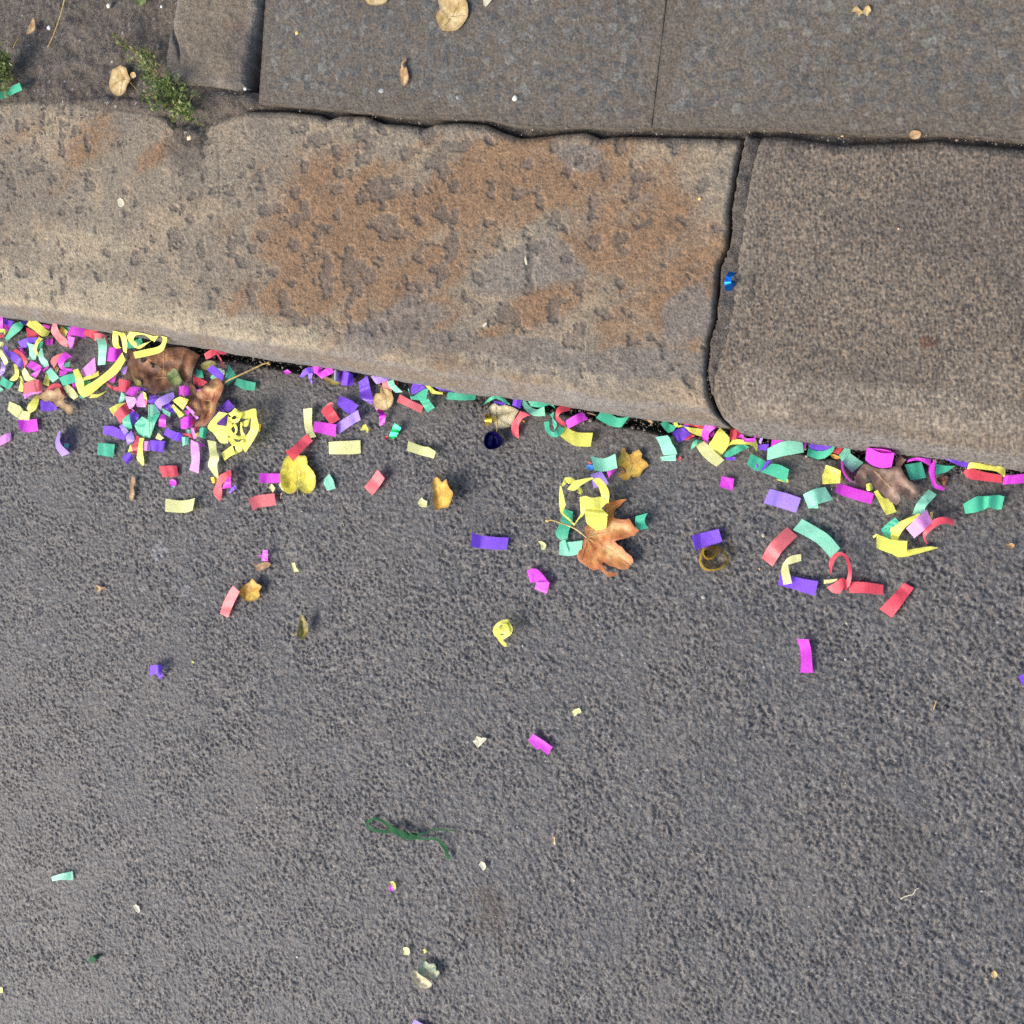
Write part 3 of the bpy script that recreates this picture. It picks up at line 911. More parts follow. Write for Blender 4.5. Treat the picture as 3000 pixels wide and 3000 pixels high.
def poly_geo(fr, outline, base, lift, curl, seed, step=None, smooth=3, holes=(), fold=None, kerb=True, noise=1.0):
    """a leaf or torn chip inside an outline: heights in mm from noise, raised edge and an optional fold line"""
    P = np.array(outline, float)
    if smooth < 0:
        P = np.concatenate([[a + (b - a) * i / -smooth for i in range(-smooth)] for a, b in zip(P, np.roll(P, -1, 0))])
    elif smooth > 1:
        Q = np.vstack([P[-1:], P, P[:2]])
        P = catmull(Q, smooth)[smooth:-2 * smooth + smooth - 1]
        P = P[:smooth * len(outline)]
    if smooth != 1:
        rj = np.random.default_rng(seed + 77)
        P = P + rj.normal(0, .0055, P.shape) * (P.max(0) - P.min(0)).max()
    k = FR[fr][2]
    lo, hi = P.min(0), P.max(0)
    if step is None:
        step = max((hi - lo).max() / 16, 1.0)
    rng = np.random.default_rng(seed)
    gx, gy = np.meshgrid(np.arange(lo[0], hi[0], step), np.arange(lo[1], hi[1], step))
    G = np.stack([gx.ravel(), gy.ravel()], -1) + rng.uniform(-.3, .3, (gx.size, 2)) * step
    n = len(P)
    # distance to the outline, and inside test
    def edge_d(A):
        a, b = P, np.roll(P, -1, 0)
        ab = b - a
        L2 = np.maximum((ab ** 2).sum(1), 1e-9)
        t = np.clip(((A[:, None] - a) * ab).sum(2) / L2, 0, 1)
        return np.sqrt((((a + t[..., None] * ab) - A[:, None]) ** 2).sum(2)).min(1)
    def ins(A):
        a, b = P, np.roll(P, -1, 0)
        c = ((a[:, 1] > A[:, None, 1]) != (b[:, 1] > A[:, None, 1]))
        xx = (b[:, 0] - a[:, 0]) * (A[:, None, 1] - a[:, 1]) / np.where(b[:, 1] == a[:, 1], 1e-9, b[:, 1] - a[:, 1]) + a[:, 0]
        return (c & (A[:, None, 0] < xx)).sum(1) % 2 == 1
    d = edge_d(G)
    G = G[ins(G) & (d > step * .45)]
    A = np.vstack([P, G])
    edges = [(i, (i + 1) % n) for i in range(n)]
    r = delaunay_2d_cdt([Vector(p) for p in A], edges, [], 1, 1e-4)
    A = np.array([[v.x, v.y] for v in r[0]])
    F = [tuple(f) for f in r[2]]
    for (hx, hy, hr) in holes:
        F = [f for f in F if np.hypot(*(A[list(f)].mean(0) - (hx, hy))) > hr]
    D = edge_d(A)
    sc = (hi - lo).max()
    e = np.exp(-(D / (0.16 * sc)) ** 2)
    u, v = (A - lo).T / sc
    h = lift + curl * .7 * e * (0.3 + 1.4 * vnoise(u, v, 2.6, seed)) + noise * curl * .5 * (fbm(u, v, 4.5, 3, seed + 3) - .45)
    if fold:
        (fx0, fy0, fx1, fy1, fh) = fold
        a, b = np.array([fx0, fy0]), np.array([fx1, fy1])
        nn = np.array([-(b - a)[1], (b - a)[0]]) / np.hypot(*(b - a))
        h = h + fh * np.abs((A - a) @ nn) / sc * 2
    h = np.maximum(h, .4)
    px, py = topx(fr, A[:, 0], A[:, 1])
    z = base + LIFT * (base == 0) + h * .001
    x, y = W(px, py, z)
    if kerb and base == 0: y = clear_kerb(x, y, z)
    RIM[0] = np.exp(-(D / (0.10 * sc)) ** 2)
    return np.stack([x, y, z], -1), F


RIM = [None]


def LEAFO(fr, mat, label, outline, lift=2, curl=3, stem=None, veins=(), name='fallen_leaf', cat='leaf', group='autumn leaves lying on the kerb and road', base=0.0,
          stem_h=(4, 4), stem_r=.0011, stemmat=None, bulb=False, **kw):
    COUNT[0] += 1
    V, F = poly_geo(fr, outline, base, lift, curl, 300 + COUNT[0], **kw)
    o0 = np.array([V[:, 0].mean(), V[:, 1].mean(), V[:, 2].min()])
    m = LEAF[mat] if mat in LEAF else PAPER[mat]
    o = mesh_obj(name, V - o0, F, m)
    at = o.data.attributes.new('rim', 'FLOAT', 'POINT')
    at.data.foreach_set('value', RIM[0].astype(np.float32))
    o.location = o0
    tag(o, label, cat, group)
    if stem:
        tube(fr, stem, stem_h, stem_r, 'stalk', stemmat or STEM, o, base, bulb)
    if veins:
        VV, FF, k = [], [], 0
        for vn in veins:
            a, b = tube_geo(fr, vn, (lift + curl * .55 + .6, lift + curl * .6 + .4), .00042, base)
            VV.append(a); FF += [tuple(i + k for i in f) for f in b]; k += len(a)
        q = mesh_obj('veins', np.concatenate(VV) - o0, FF, STEM, o)
    return o


def tube_geo(fr, path, hs, r, base, taper=.6, sides=6, bulb=False):
    P = catmull(np.array(path, float), 5)
    n = len(P)
    px, py = topx(fr, P[:, 0], P[:, 1])
    h = np.interp(np.linspace(0, 1, n), np.linspace(0, 1, len(hs)), hs)
    z = base + LIFT * (base == 0) + h * .001
    x, y = W(px, py, z)
    Q = np.stack([x, y, z], -1)
    V, F = [], []
    for i in range(n):
        t = Q[min(i + 1, n - 1)] - Q[max(i - 1, 0)]
        t = t / max(np.linalg.norm(t), 1e-9)
        a = np.cross(t, (0, 0, 1.0)); a /= max(np.linalg.norm(a), 1e-9)
        b = np.cross(a, t)
        s = i / (n - 1)
        rr = r * (1 - (1 - taper) * s)
        if bulb and s > .88: rr *= 1 + 2.2 * math.sin((s - .88) / .12 * math.pi * .75)
        for k in range(sides):
            g = 2 * math.pi * k / sides
            V.append(Q[i] + rr * (math.cos(g) * a + math.sin(g) * b))
    for i in range(n - 1):
        for k in range(sides):
            F.append((i * sides + k, i * sides + (k + 1) % sides, (i + 1) * sides + (k + 1) % sides, (i + 1) * sides + k))
    F.append(tuple(range(sides))[::-1]); F.append(tuple((n - 1) * sides + k for k in range(sides)))
    return np.array(V), F


def tube(fr, path, hs, r, name, mat, parent=None, base=0.0, bulb=False):
    V, F = tube_geo(fr, path, hs, r, base, bulb=bulb)
    o0 = np.array(parent.location) if parent is not None else np.array([V[:, 0].mean(), V[:, 1].mean(), V[:, 2].min()])
    o = mesh_obj(name, V - o0, F, mat, parent)
    if parent is None: o.location = o0
    return o


def CHIP(fr, col, label, outline, lift=1.2, curl=1.0, name='paper_chip', cat='confetti', group='small torn paper scraps on the road', base=0.0, smooth=1, **kw):
    return LEAFO(fr, col, label, outline, lift, curl, name=name, cat=cat, group=group, base=base, smooth=smooth, **kw)


def PEBBLE(fr, label, u, v, r, rgb, base=0.0, name='pebble', flat=.6):
    COUNT[0] += 1
    rng = np.random.default_rng(COUNT[0])
    bm = bmesh.new()
    bmesh.ops.create_icosphere(bm, subdivisions=2, radius=1.0)
    k = FR[fr][2]
    px, py = topx(fr, u, v)
    x0, y0 = W(px, py, base)
    x1, y1 = W(px + r / k, py, base)
    rad = float(x1 - x0)
    sx, sy = rng.uniform(.75, 1.25, 2)
    for w in bm.verts:
        n = 1 + .5 * (float(vnoise(np.array(w.co.x + 5 * w.co.z), np.array(w.co.y), 1.7, COUNT[0])) - .5)
        w.co = Vector((w.co.x * sx * rad * n, w.co.y * sy * rad * n, w.co.z * flat * rad * n))
    me = bpy.data.meshes.new(name)
    bm.to_mesh(me); bm.free()
    me.polygons.foreach_set('use_smooth', np.ones(len(me.polygons), bool))
    key = 'grit_%d_%d_%d' % tuple(int(c * 100) for c in rgb)
    m = bpy.data.materials.get(key)
    if m is None:
        m, nt, p, out = new_mat(key)
        no = nt.nodes.new('ShaderNodeTexNoise'); no.inputs['Scale'].default_value = 500
        tc = nt.nodes.new('ShaderNodeTexCoord'); nt.links.new(tc.outputs['Object'], no.inputs['Vector'])
        mr = nt.nodes.new('ShaderNodeMapRange'); mr.inputs[3].default_value = .6; mr.inputs[4].default_value = 1.3
        nt.links.new(no.outputs['Fac'], mr.inputs[0])
        vm = nt.nodes.new('ShaderNodeVectorMath'); vm.operation = 'SCALE'; vm.inputs[0].default_value = rgb
        nt.links.new(mr.outputs[0], vm.inputs['Scale']); nt.links.new(vm.outputs[0], p.inputs['Base Color'])
        p.inputs['Roughness'].default_value = .6
    me.materials.append(m)
    o = link(bpy.data.objects.new(name, me))
    o.location = (float(x0), float(y0), base + (LIFT * .6 if base == 0 else 0) + rad * flat * .6)
    return tag(o, label, 'pebble', 'small light pebbles and grit')

# ================================================================ far left heap
S('A', 'M', 'magenta strip end standing at the very left picture edge against the kerb', [(-30, 130, 40, 130, 14), (-30, 310, 45, 300, 10)])
S('A', 'P', 'deep purple strip tucked under the kerb beside the leftmost magenta end', [(50, 160, 60, 240, 6), (200, 205, 150, 270, 5)])
S('A', 'M', 'dark magenta strip lying in shade below the leftmost purple strip', [(55, 240, 70, 335, 3), (175, 240, 125, 335, 3)])
S('A', 'G', 'green twisted strip tapering to a point at the far left heap', [(335, 260, 290, 205, 15), (290, 325, 190, 240, 17), (190, 405, 120, 350, 9), (95, 485, 68, 440, 3)])
S('A', 'Y', 'small pale yellow curl at the left picture edge below magenta end', [(-20, 305, -20, 355, 10), (60, 310, 45, 362, 9), (97, 345, 70, 400, 5)])
S('A', 'R', 'dark red sliver at the left picture edge under the yellow curl', [(-20, 395, -20, 440, 3), (60, 380, 40, 430, 3)])
S('A', 'P', 'bright purple strip peeking between green twist and yellow kerb strip', [(320, 195, 312, 245, 7), (395, 175, 380, 262, 7)])
S('A', 'Y', 'broad yellow strip arching down from the kerb over a red strip', [(438, 138, 372, 252, 16), (570, 235, 490, 335, 21), (650, 310, 590, 412, 16), (715, 340, 670, 408, 9)])
S('A', 'R', 'red strip half covered by the broad yellow strip beside the kerb', [(365, 280, 388, 430, 9), (500, 350, 500, 430, 7), (582, 400, 530, 430, 4)])
S('A', 'M', 'mauve strip end behind the broad yellow strip against the kerb', [(600, 240, 600, 275, 6), (718, 262, 690, 315, 6)])
S('A', 'M', 'small dull magenta square lying flat below the broad yellow strip', [(628, 465, 640, 535, 2), (750, 445, 745, 533, 2)])
S('A', 'P', 'purple curled strip running left from under the red strip', [(530, 425, 490, 512, 9), (405, 430, 412, 512, 11), (320, 460, 372, 568, 8), (252, 495, 300, 570, 3)])
S('A', 'T', 'mint strip bent upward left of the yellow hook shaped strip', [(382, 500, 480, 530, 12), (410, 590, 492, 620, 9), (410, 690, 512, 690, 7), (385, 735, 500, 748, 3)])
S('A', 'Y', 'narrow yellow hook shaped strip standing on edge left of centre heap', [(550, 420, 612, 450, 15), (508, 480, 545, 520, 16), (478, 580, 522, 590, 14), (498, 665, 535, 640, 9), (545, 700, 575, 640, 5)])
S('A', 'G', 'small green strip inside the yellow hook shaped strip', [(612, 470, 600, 562, 6), (520, 540, 540, 588, 5)])
S('A', 'M', 'small magenta strip below the purple curl in the left heap', [(262, 560, 322, 560, 3), (282, 610, 326, 602, 3), (328, 662, 356, 650, 2)])
S('A', 'R', 'narrow red strip arching on edge beside the long purple strip', [(165, 620, 222, 590, 8), (240, 655, 292, 628, 10), (308, 730, 358, 700, 10), (335, 790, 388, 762, 9), (345, 855, 366, 830, 5)])
S('A', 'P', 'long purple strip curving down to a pale end at the far left', [(45, 572, 92, 545, 9), (70, 655, 108, 612, 10), (140, 720, 192, 640, 9), (212, 792, 282, 712, 10), (285, 880, 332, 805, 5)])
S('A', 'Y', 'yellow zigzag scrap below the end of the long purple strip', [(195, 800, 240, 818, 8), (205, 880, 266, 900, 9), (212, 950, 272, 960, 7)], [(270, 950, 215, 940, 7), (250, 1012, 172, 985, 5), (190, 1050, 128, 1030, 2)])
S('A', 'Y', 'thin yellow twisted tail hanging below the yellow zigzag scrap', [(273, 985, 296, 968, 6), (290, 1042, 322, 1040, 5), (275, 1120, 332, 1100, 4), (255, 1185, 325, 1197, 2)])
S('A', 'W', 'cream yellow strip looping at the left picture edge', [(-10, 605, 20, 600, 14), (0, 690, 58, 665, 16), (45, 770, 113, 765, 12), (70, 838, 98, 808, 6)])
S('A', 'W', 'small cream yellow end at the left picture edge above the loop', [(-20, 480, -20, 545, 10), (35, 495, 20, 560, 9), (62, 515, 45, 552, 8)])
S('A', 'L', 'lilac strip end at the left picture edge below the cream loop', [(15, 765, 65, 800, 6), (15, 850, 74, 870, 6), (-10, 930, 58, 925, 4), (-10, 985, 20, 970, 3)])
S('A', 'G', 'bright green strip lying flat near the left edge of the heap', [(-10, 1085, 28, 985, 3), (60, 1130, 110, 1030, 4), (130, 1167, 192, 1075, 2)])
S('A', 'T', 'mint strip corner at the left picture edge under bright green strip', [(-20, 1115, -20, 1205, 2), (50, 1165, 10, 1202, 2)])
S('A', 'M', 'magenta strip folded in two in the middle of the left heap', [(440, 760, 368, 838, 8), (530, 800, 450, 880, 11), (595, 850, 520, 920, 9)], [(590, 870, 520, 900, 9), (510, 1002, 425, 958, 5)])
S('A', 'W', 'cream yellow curl under the folded magenta strip in the left heap', [(350, 852, 304, 905, 12), (400, 925, 322, 965, 8), (440, 985, 370, 1045, 5), (518, 1018, 452, 1052, 4)])
S('A', 'S', 'arched salmon red strip standing over a pink edge in left heap', [(340, 1075, 332, 1232, 6), (400, 1058, 395, 1215, 11), (450, 1045, 445, 1205, 13), (540, 1025, 540, 1195, 13), (588, 1060, 606, 1192, 8)])
S('A', 'K', 'pink strip edge showing under the arched salmon red strip', [(322, 1225, 350, 1302, 4), (450, 1198, 452, 1240, 3), (602, 1186, 560, 1218, 3)])
S('A', 'T', 'whitish mint twisted strip left of the red and magenta curls', [(573, 575, 600, 578, 14), (542, 690, 622, 705, 14), (570, 775, 672, 760, 10), (615, 855, 692, 830, 6)])
S('A', 'T', 'mint strip lying aslant below the magenta curl in left heap', [(650, 915, 716, 855, 6), (700, 1010, 792, 940, 7), (740, 1067, 836, 1000, 4)])
S('A', 'Y', 'small yellow strip under the aslant mint strip in left heap', [(645, 945, 706, 1000, 3), (602, 1085, 692, 1120, 3)])
S('A', 'M', 'thin magenta sliver between folded magenta strip and aslant mint strip', [(600, 880, 606, 912, 5), (690, 822, 682, 862, 5)])
S('A', 'S', 'salmon red rolled strip behind the magenta C shaped curl', [(932, 635, 880, 690, 14), (830, 665, 822, 770, 17), (745, 710, 770, 850, 13), (708, 775, 792, 898, 4)])
S('A', 'M', 'magenta strip curled into a C shape on its edge', [(930, 635, 1022, 702, 18), (858, 690, 942, 742, 20), (822, 790, 900, 800, 19), (858, 868, 910, 850, 15), (940, 912, 950, 868, 12), (1025, 902, 1028, 868, 9)])
S('A', 'G', 'little dark green scrap inside the magenta C shaped curl', [(918, 790, 904, 852, 5), (997, 770, 992, 842, 5)])
S('A', 'M', 'magenta strip end under the magenta C shaped curl', [(838, 890, 838, 975, 4), (962, 918, 900, 972, 3)])
S('A', 'W', 'tiny cream strip end hanging from the salmon red roll', [(790, 838, 832, 858, 4), (775, 912, 812, 930, 2)])
S('A', 'R', 'red domed strip behind the torn tan leaf in the left heap', [(645, 1185, 712, 1205, 3), (722, 1098, 742, 1182, 6), (850, 1088, 812, 1175, 6), (922, 1245, 860, 1232, 3)])
S('A', 'P', 'purple strip beneath the torn tan leaf', [(563, 1320, 580, 1472, 6), (700, 1322, 725, 1467, 3), (800, 1408, 818, 1442, 2)])
S('A', 'W', 'cream yellow strip bent like a V at lower left of the heap', [(130, 1330, 104, 1452, 9), (280, 1400, 205, 1540, 6), (330, 1460, 280, 1592, 3)], [(320, 1465, 275, 1592, 4), (432, 1480, 412, 1602, 5)])
S('A', 'Y', 'yellow twisted strip between cream V and torn tan leaf', [(430, 1500, 378, 1440, 7), (512, 1438, 402, 1380, 9), (550, 1318, 470, 1290, 7), (565, 1255, 520, 1248, 3)])
S('A', 'M', 'curved magenta strip below the cream yellow V', [(253, 1600, 270, 1722, 9), (330, 1595, 330, 1762, 5), (400, 1590, 395, 1772, 3), (520, 1580, 542, 1752, 5)])
S('A', 'K', 'pink magenta strip cut by the left picture edge on bare road', [(-40, 1860, -40, 1980, 3), (80, 1790, 102, 1912, 4), (150, 1773, 167, 1872, 2)])
S('P', 'L', 'lilac strip standing on its curved edge alone near the left', [(174, 1260, 178, 1264, 10, 18), (163, 1287, 175, 1285, 4, 18), (164, 1312, 180, 1303, 2, 17), (182, 1338, 204, 1327, 1, 7)])
S('P', 'G', 'tiny green scrap in the shade of the lone lilac curl', [(190, 1298, 186, 1310, 1.5), (204, 1300, 200, 1313, 1.5)])
S('A', 'T', 'mint strip standing tall beside a magenta crumple near the kerb', [(1345, 420, 1482, 418, 14), (1388, 540, 1512, 540, 19), (1392, 680, 1500, 680, 16), (1382, 822, 1492, 812, 10)])
S('A', 'R', 'bright red strip pressed against the kerb left of the yellow loops', [(1222, 275, 1180, 390, 12), (1310, 290, 1260, 420, 15), (1395, 340, 1335, 455, 12)])
S('A', 'S', 'salmon strip bending over behind the tall mint strip', [(1280, 380, 1342, 482, 12), (1400, 365, 1420, 440, 17), (1495, 405, 1480, 470, 14), (1532, 505, 1512, 522, 8)])
S('A', 'M', 'magenta strip arched along the kerb left of the bright red strip', [(990, 282, 950, 410, 11), (1080, 275, 1050, 400, 14), (1195, 300, 1215, 440, 10)], [(950, 400, 1062, 430, 11), (985, 582, 1018, 582, 3)])
S('A', 'S', 'long salmon strip twisting down from the kerb point', [(762, 188, 792, 200, 18), (720, 330, 825, 315, 14), (775, 430, 872, 390, 10), (860, 525, 952, 462, 6), (940, 562, 982, 540, 3)])
S('A', 'Y', 'small yellow strip beside the salmon twist at the kerb foot', [(870, 268, 838, 330, 7), (962, 340, 930, 422, 6)])
S('A', 'G', 'small green strip behind the small yellow strip at the kerb foot', [(890, 278, 890, 312, 5), (1002, 280, 970, 342, 4)])
S('A', 'K', 'pink mauve strip slanting up to the long pale yellow streamer', [(1130, 912, 1190, 1002, 4), (1240, 800, 1290, 962, 9), (1340, 710, 1362, 902, 12)])
S('A', 'M', 'crumpled bright magenta square left of the big brown leaf', [(1498, 600, 1508, 762, 10), (1560, 570, 1560, 765, 17), (1622, 572, 1622, 762, 19), (1722, 590, 1702, 702, 9)])
S('A', 'Y', 'long pale yellow streamer slanting through the left heap', [(1730, 640, 1777, 750, 20), (1580, 840, 1662, 930, 16), (1380, 1010, 1470, 1080, 12), (1200, 1120, 1290, 1230, 8), (1115, 1222, 1180, 1282, 5)],
  [(1290, 1230, 1262, 1286, 6), (1400, 1228, 1385, 1272, 6), (1515, 1180, 1490, 1202, 4)], [(1030, 890, 1102, 868, 10), (1062, 1000, 1172, 1010, 10), (1072, 1090, 1190, 1110, 7), (1110, 1215, 1182, 1222, 4)],
  [(1170, 1000, 1182, 1042, 9), (1290, 950, 1300, 1010, 9), (1392, 900, 1402, 968, 8)], name='paper_streamer')
S('A', 'G', 'green strip crossing under the long pale yellow streamer', [(833, 1000, 890, 1112, 7), (960, 952, 1000, 1080, 9), (1092, 928, 1112, 1052, 8)])
S('A', 'W', 'cream yellow strip below the green crossing strip', [(890, 1130, 962, 1090, 4), (960, 1235, 1045, 1165, 5), (1042, 1312, 1114, 1262, 3)])
S('A', 'M', 'tiny magenta scrap in the crook of the pale yellow streamer', [(1020, 1075, 1020, 1150, 2), (1075, 1080, 1070, 1165, 2)])
S('A', 'G', 'small green strip under the middle of the pale yellow streamer', [(1180, 1048, 1188, 1142, 2.5), (1282, 1040, 1252, 1092, 2.5)])
S('A', 'G', 'tiny dark green tip at the lower bend of the pale yellow streamer', [(1118, 1238, 1126, 1280, 1.5), (1195, 1262, 1180, 1295, 1.5)])
S('A', 'M', 'magenta strip end just right of the long pale yellow streamer', [(1652, 948, 1622, 1062, 5), (1520, 1038, 1560, 1068, 3)])
S('A', 'L', 'pale lilac strip end touching the left side of the big brown leaf', [(1700, 880, 1730, 960, 5), (1800, 820, 1790, 940, 6)])
S('B', 'R', 'red strip lying as a shallow U left of the big brown leaf', [(35, 850, 60, 892, 4), (120, 900, 120, 935, 4), (185, 900, 180, 952, 4)])
S('B', 'R', 'red square strip below the lower left corner of the big brown leaf', [(188, 808, 185, 947, 6), (250, 820, 240, 957, 9), (318, 838, 300, 930, 6)])

# ================================================================ loops, leaves and heap below the big brown leaf
S('B', 'Y', 'yellow streamer looping over the big brown leaf by the kerb', [(168, 248, 118, 268, 40), (178, 330, 112, 340, 38), (185, 420, 120, 430, 32), (212, 462, 150, 470, 24)],
  [(165, 248, 165, 300, 40), (232, 272, 200, 330, 40), (268, 335, 215, 380, 38), (282, 420, 222, 402, 34), (272, 522, 236, 500, 28)],
  [(272, 335, 350, 372, 42), (335, 250, 375, 322, 46), (450, 235, 465, 312, 47), (560, 282, 520, 345, 45), (592, 340, 545, 385, 43), (500, 420, 470, 410, 41), (410, 472, 398, 440, 40), (318, 412, 385, 405, 41), (272, 335, 350, 372, 42)],
  [(545, 365, 590, 392, 43), (598, 302, 622, 345, 46), (660, 262, 650, 312, 47), (727, 330, 682, 352, 46), (717, 422, 662, 420, 44), (670, 505, 612, 452, 41), (540, 548, 510, 472, 39), (372, 582, 350, 508, 37)], name='paper_streamer')
S('B', 'G', 'green strip glimpsed under the yellow loops by the kerb', [(215, 400, 260, 470, 10), (340, 380, 380, 460, 10), (440, 340, 460, 420, 10)])
LEAFO('B', 'brown', 'big crumpled brown leaf with two holes lying against the kerb', [(285, 470), (350, 500), (480, 500), (640, 480), (750, 455), (850, 450), (960, 460), (1040, 510), (1112, 540), (1065, 610), (1040, 700), (1010, 790), (940, 862), (900, 835), (870, 885),
      (800, 890), (760, 930), (650, 962), (590, 992), (540, 970), (500, 890), (440, 890), (380, 872), (310, 820), (245, 800), (280, 700), (290, 600)], lift=9, curl=9, smooth=-2, step=26, holes=((580, 645, 34), (470, 592, 38)), noise=2.6, veins=([(820, 880), (720, 760), (600, 640), (450, 540)], [(800, 850), (860, 700), (900, 560), (920, 480)], [(760, 800), (640, 800), (500, 830)], [(700, 740), (690, 620), (700, 500)]))
LEAFO('B', 'green', 'green mossy patch torn from a leaf lying on the big brown leaf', [(720, 760), (770, 720), (800, 690), (850, 720), (880, 790), (905, 840), (860, 885), (800, 885), (750, 830)], lift=19, curl=3, name='leaf_scrap', step=28)
LEAFO('B', 'olive', 'yellow green rotted sliver along the left rim of the big brown leaf', [(318, 690), (350, 730), (365, 800), (430, 830), (440, 880), (390, 890), (355, 830), (325, 760)], lift=20, curl=2, name='leaf_scrap', step=28)
LEAFO('B', 'rust', 'folded rust brown leaf with long stalk right of the big brown leaf', [(1290, 800), (1345, 825), (1372, 900), (1340, 1000), (1292, 1090), (1280, 1180), (1240, 1270), (1150, 1352), (1040, 1352), (1088, 1290), (1112, 1240), (1130, 1165), (1110, 1080), (1060, 985), (1082, 948),
      (1135, 920), (1150, 890), (1212, 880), (1222, 830)], lift=8, curl=9, smooth=-2, step=24, noise=2.6, veins=([(1330, 850), (1260, 980), (1200, 1120), (1100, 1330)], [(1280, 960), (1190, 930)], [(1230, 1060), (1150, 1050)]), stem=[(1365, 880), (1430, 825), (1550, 770), (1700, 700), (1830, 640), (1905, 630)], stem_h=(12, 14, 12, 8, 5), stem_r=.0017, bulb=True)
LEAFO('B', 'brown', 'dark brown curled leaf half under the folded rust brown leaf', [(968, 865), (1035, 880), (1072, 960), (1095, 1080), (1132, 1170), (1092, 1240), (1020, 1200), (940, 1110), (975, 1040), (1000, 980)], lift=7, curl=4, smooth=2, step=32)
S('B', 'R', 'dull red strip arched on edge against the kerb above green pieces', [(1150, 530, 1172, 592, 14), (1220, 485, 1232, 572, 18), (1300, 478, 1285, 540, 17), (1425, 508, 1400, 532, 10)])
S('B', 'R', 'thin dark red strip trailing down from the arched dull red strip', [(1290, 530, 1310, 525, 14), (1330, 600, 1345, 590, 9), (1365, 690, 1385, 680, 4)])
LEAFO('B', 'olive', 'small olive leaf under the purple strip by the kerb', [(1110, 650), (1150, 620), (1205, 603), (1270, 618), (1308, 660), (1240, 672), (1200, 712), (1130, 702)], lift=10, curl=3, step=30)
S('B', 'P', 'purple strip resting on the top of the folded rust brown leaf', [(1242, 653, 1180, 707, 19), (1312, 700, 1268, 780, 22), (1377, 770, 1360, 827, 20)])
S('B', 'G', 'small dark green strip left of the olive leaf', [(1062, 700, 1062, 792, 8), (1130, 720, 1148, 803, 7)])
S('B', 'T', 'mint strip showing beneath the purple strip by the olive leaf', [(1312, 690, 1220, 795, 10), (1382, 720, 1255, 835, 8)])
S('B', 'W', 'cream strip end beside the purple strip at the rust leaf tip', [(1318, 700, 1345, 690, 14), (1390, 738, 1372, 782, 14)])
S('B', 'R', 'dark crimson strip between big brown leaf and rust leaf', [(1028, 770, 1030, 862, 5), (1100, 800, 1095, 890, 5), (1192, 850, 1130, 893, 4)])
S('B', 'G', 'green strip bent in a V to the right of the leaf stalk', [(1430, 653, 1393, 780, 12), (1480, 720, 1400, 840, 10), (1525, 790, 1412, 892, 5)], [(1525, 803, 1490, 872, 5), (1620, 830, 1600, 932, 4), (1737, 855, 1722, 947, 3)])
S('B', 'M', 'magenta strip below the lower right rim of the big brown leaf', [(868, 900, 864, 992, 9), (930, 888, 930, 1007, 11), (995, 908, 1005, 992, 7)])
S('B', 'M', 'small magenta strip end beside the rust brown leaf fold', [(1053, 942, 1070, 992, 9), (1127, 918, 1127, 948, 9)])
S('B', 'M', 'narrow magenta strip in the dark fold of the rust brown leaf', [(1062, 985, 1085, 978, 9), (1092, 1060, 1112, 1050, 9)])
S('B', 'P', 'purple strip above the yellow paper rosette', [(1422, 1042, 1335, 1130, 6), (1500, 1132, 1430, 1190, 7)], [(1335, 1128, 1400, 1190, 6), (1282, 1222, 1310, 1200, 3)])
S('B', 'P', 'purple strip seen through the left gap of the yellow rosette', [(1305, 1240, 1318, 1372, 4), (1412, 1228, 1395, 1322, 4)])
S('c', 'Y', 'big yellow streamer tangled into a rosette', [(400, 540, 655, 590, 20), (80, 955, 340, 890, 17), (260, 1170, 640, 990, 15), (420, 1400, 655, 1400, 8), (560, 1450, 650, 1412, 6)],
  [(850, 430, 700, 600, 14), (1010, 545, 950, 700, 18), (1200, 510, 1120, 740, 22), (1430, 455, 1310, 740, 24), (1475, 700, 1300, 830, 24), (1530, 950, 1290, 980, 23), (1500, 1130, 1270, 1080, 21), (1340, 1420, 1120, 1290, 17), (1150, 1700, 1000, 1460, 12)],
  [(660, 590, 760, 700, 22), (840, 530, 850, 640, 25), (1000, 620, 890, 680, 27), (1000, 760, 880, 740, 27), (880, 870, 800, 770, 25), (760, 830, 770, 740, 23), (660, 700, 760, 690, 22)],
  [(650, 640, 760, 800, 20), (630, 860, 780, 880, 22), (600, 1030, 740, 1000, 22), (650, 1180, 780, 1110, 21), (780, 1290, 870, 1190, 20), (980, 1330, 1000, 1230, 18), (1180, 1280, 1130, 1200, 17)],
  [(720, 1000, 700, 1080, 25), (830, 880, 800, 960, 27), (910, 940, 840, 1000, 27), (920, 1080, 860, 1090, 26), (860, 1180, 780, 1180, 24), (720, 1170, 700, 1080, 23)],
  [(630, 1300, 760, 1250, 14), (780, 1490, 880, 1390, 16), (950, 1520, 980, 1400, 17), (1100, 1440, 1060, 1320, 18)],
  [(780, 1480, 860, 1740, 12), (640, 1590, 740, 1800, 9), (455, 1720, 560, 1925, 4)], [(1000, 1460, 860, 1500, 12), (1060, 1640, 850, 1740, 8), (860, 1740, 740, 1800, 5)],
  [(1010, 830, 1050, 850, 25), (1000, 980, 1060, 1000, 24), (1010, 1120, 1090, 1120, 22), (1030, 1240, 1150, 1210, 19)], [(1050, 850, 1040, 950, 22), (1160, 780, 1190, 960, 24), (1280, 740, 1270, 830, 23)], name='paper_streamer')
S('c', 'fO', 'golden foil tip poking out right of the yellow rosette', [(1520, 880, 1500, 1110, 12), (1590, 910, 1560, 1100, 14), (1630, 1000, 1610, 1040, 8)], name='foil_scrap')
S('S', 'M', 'magenta upper strip of the crumpled pair below the brown leaf', [(270, 350, 168, 470, 13), (360, 340, 250, 500, 17), (462, 360, 350, 522, 13)])
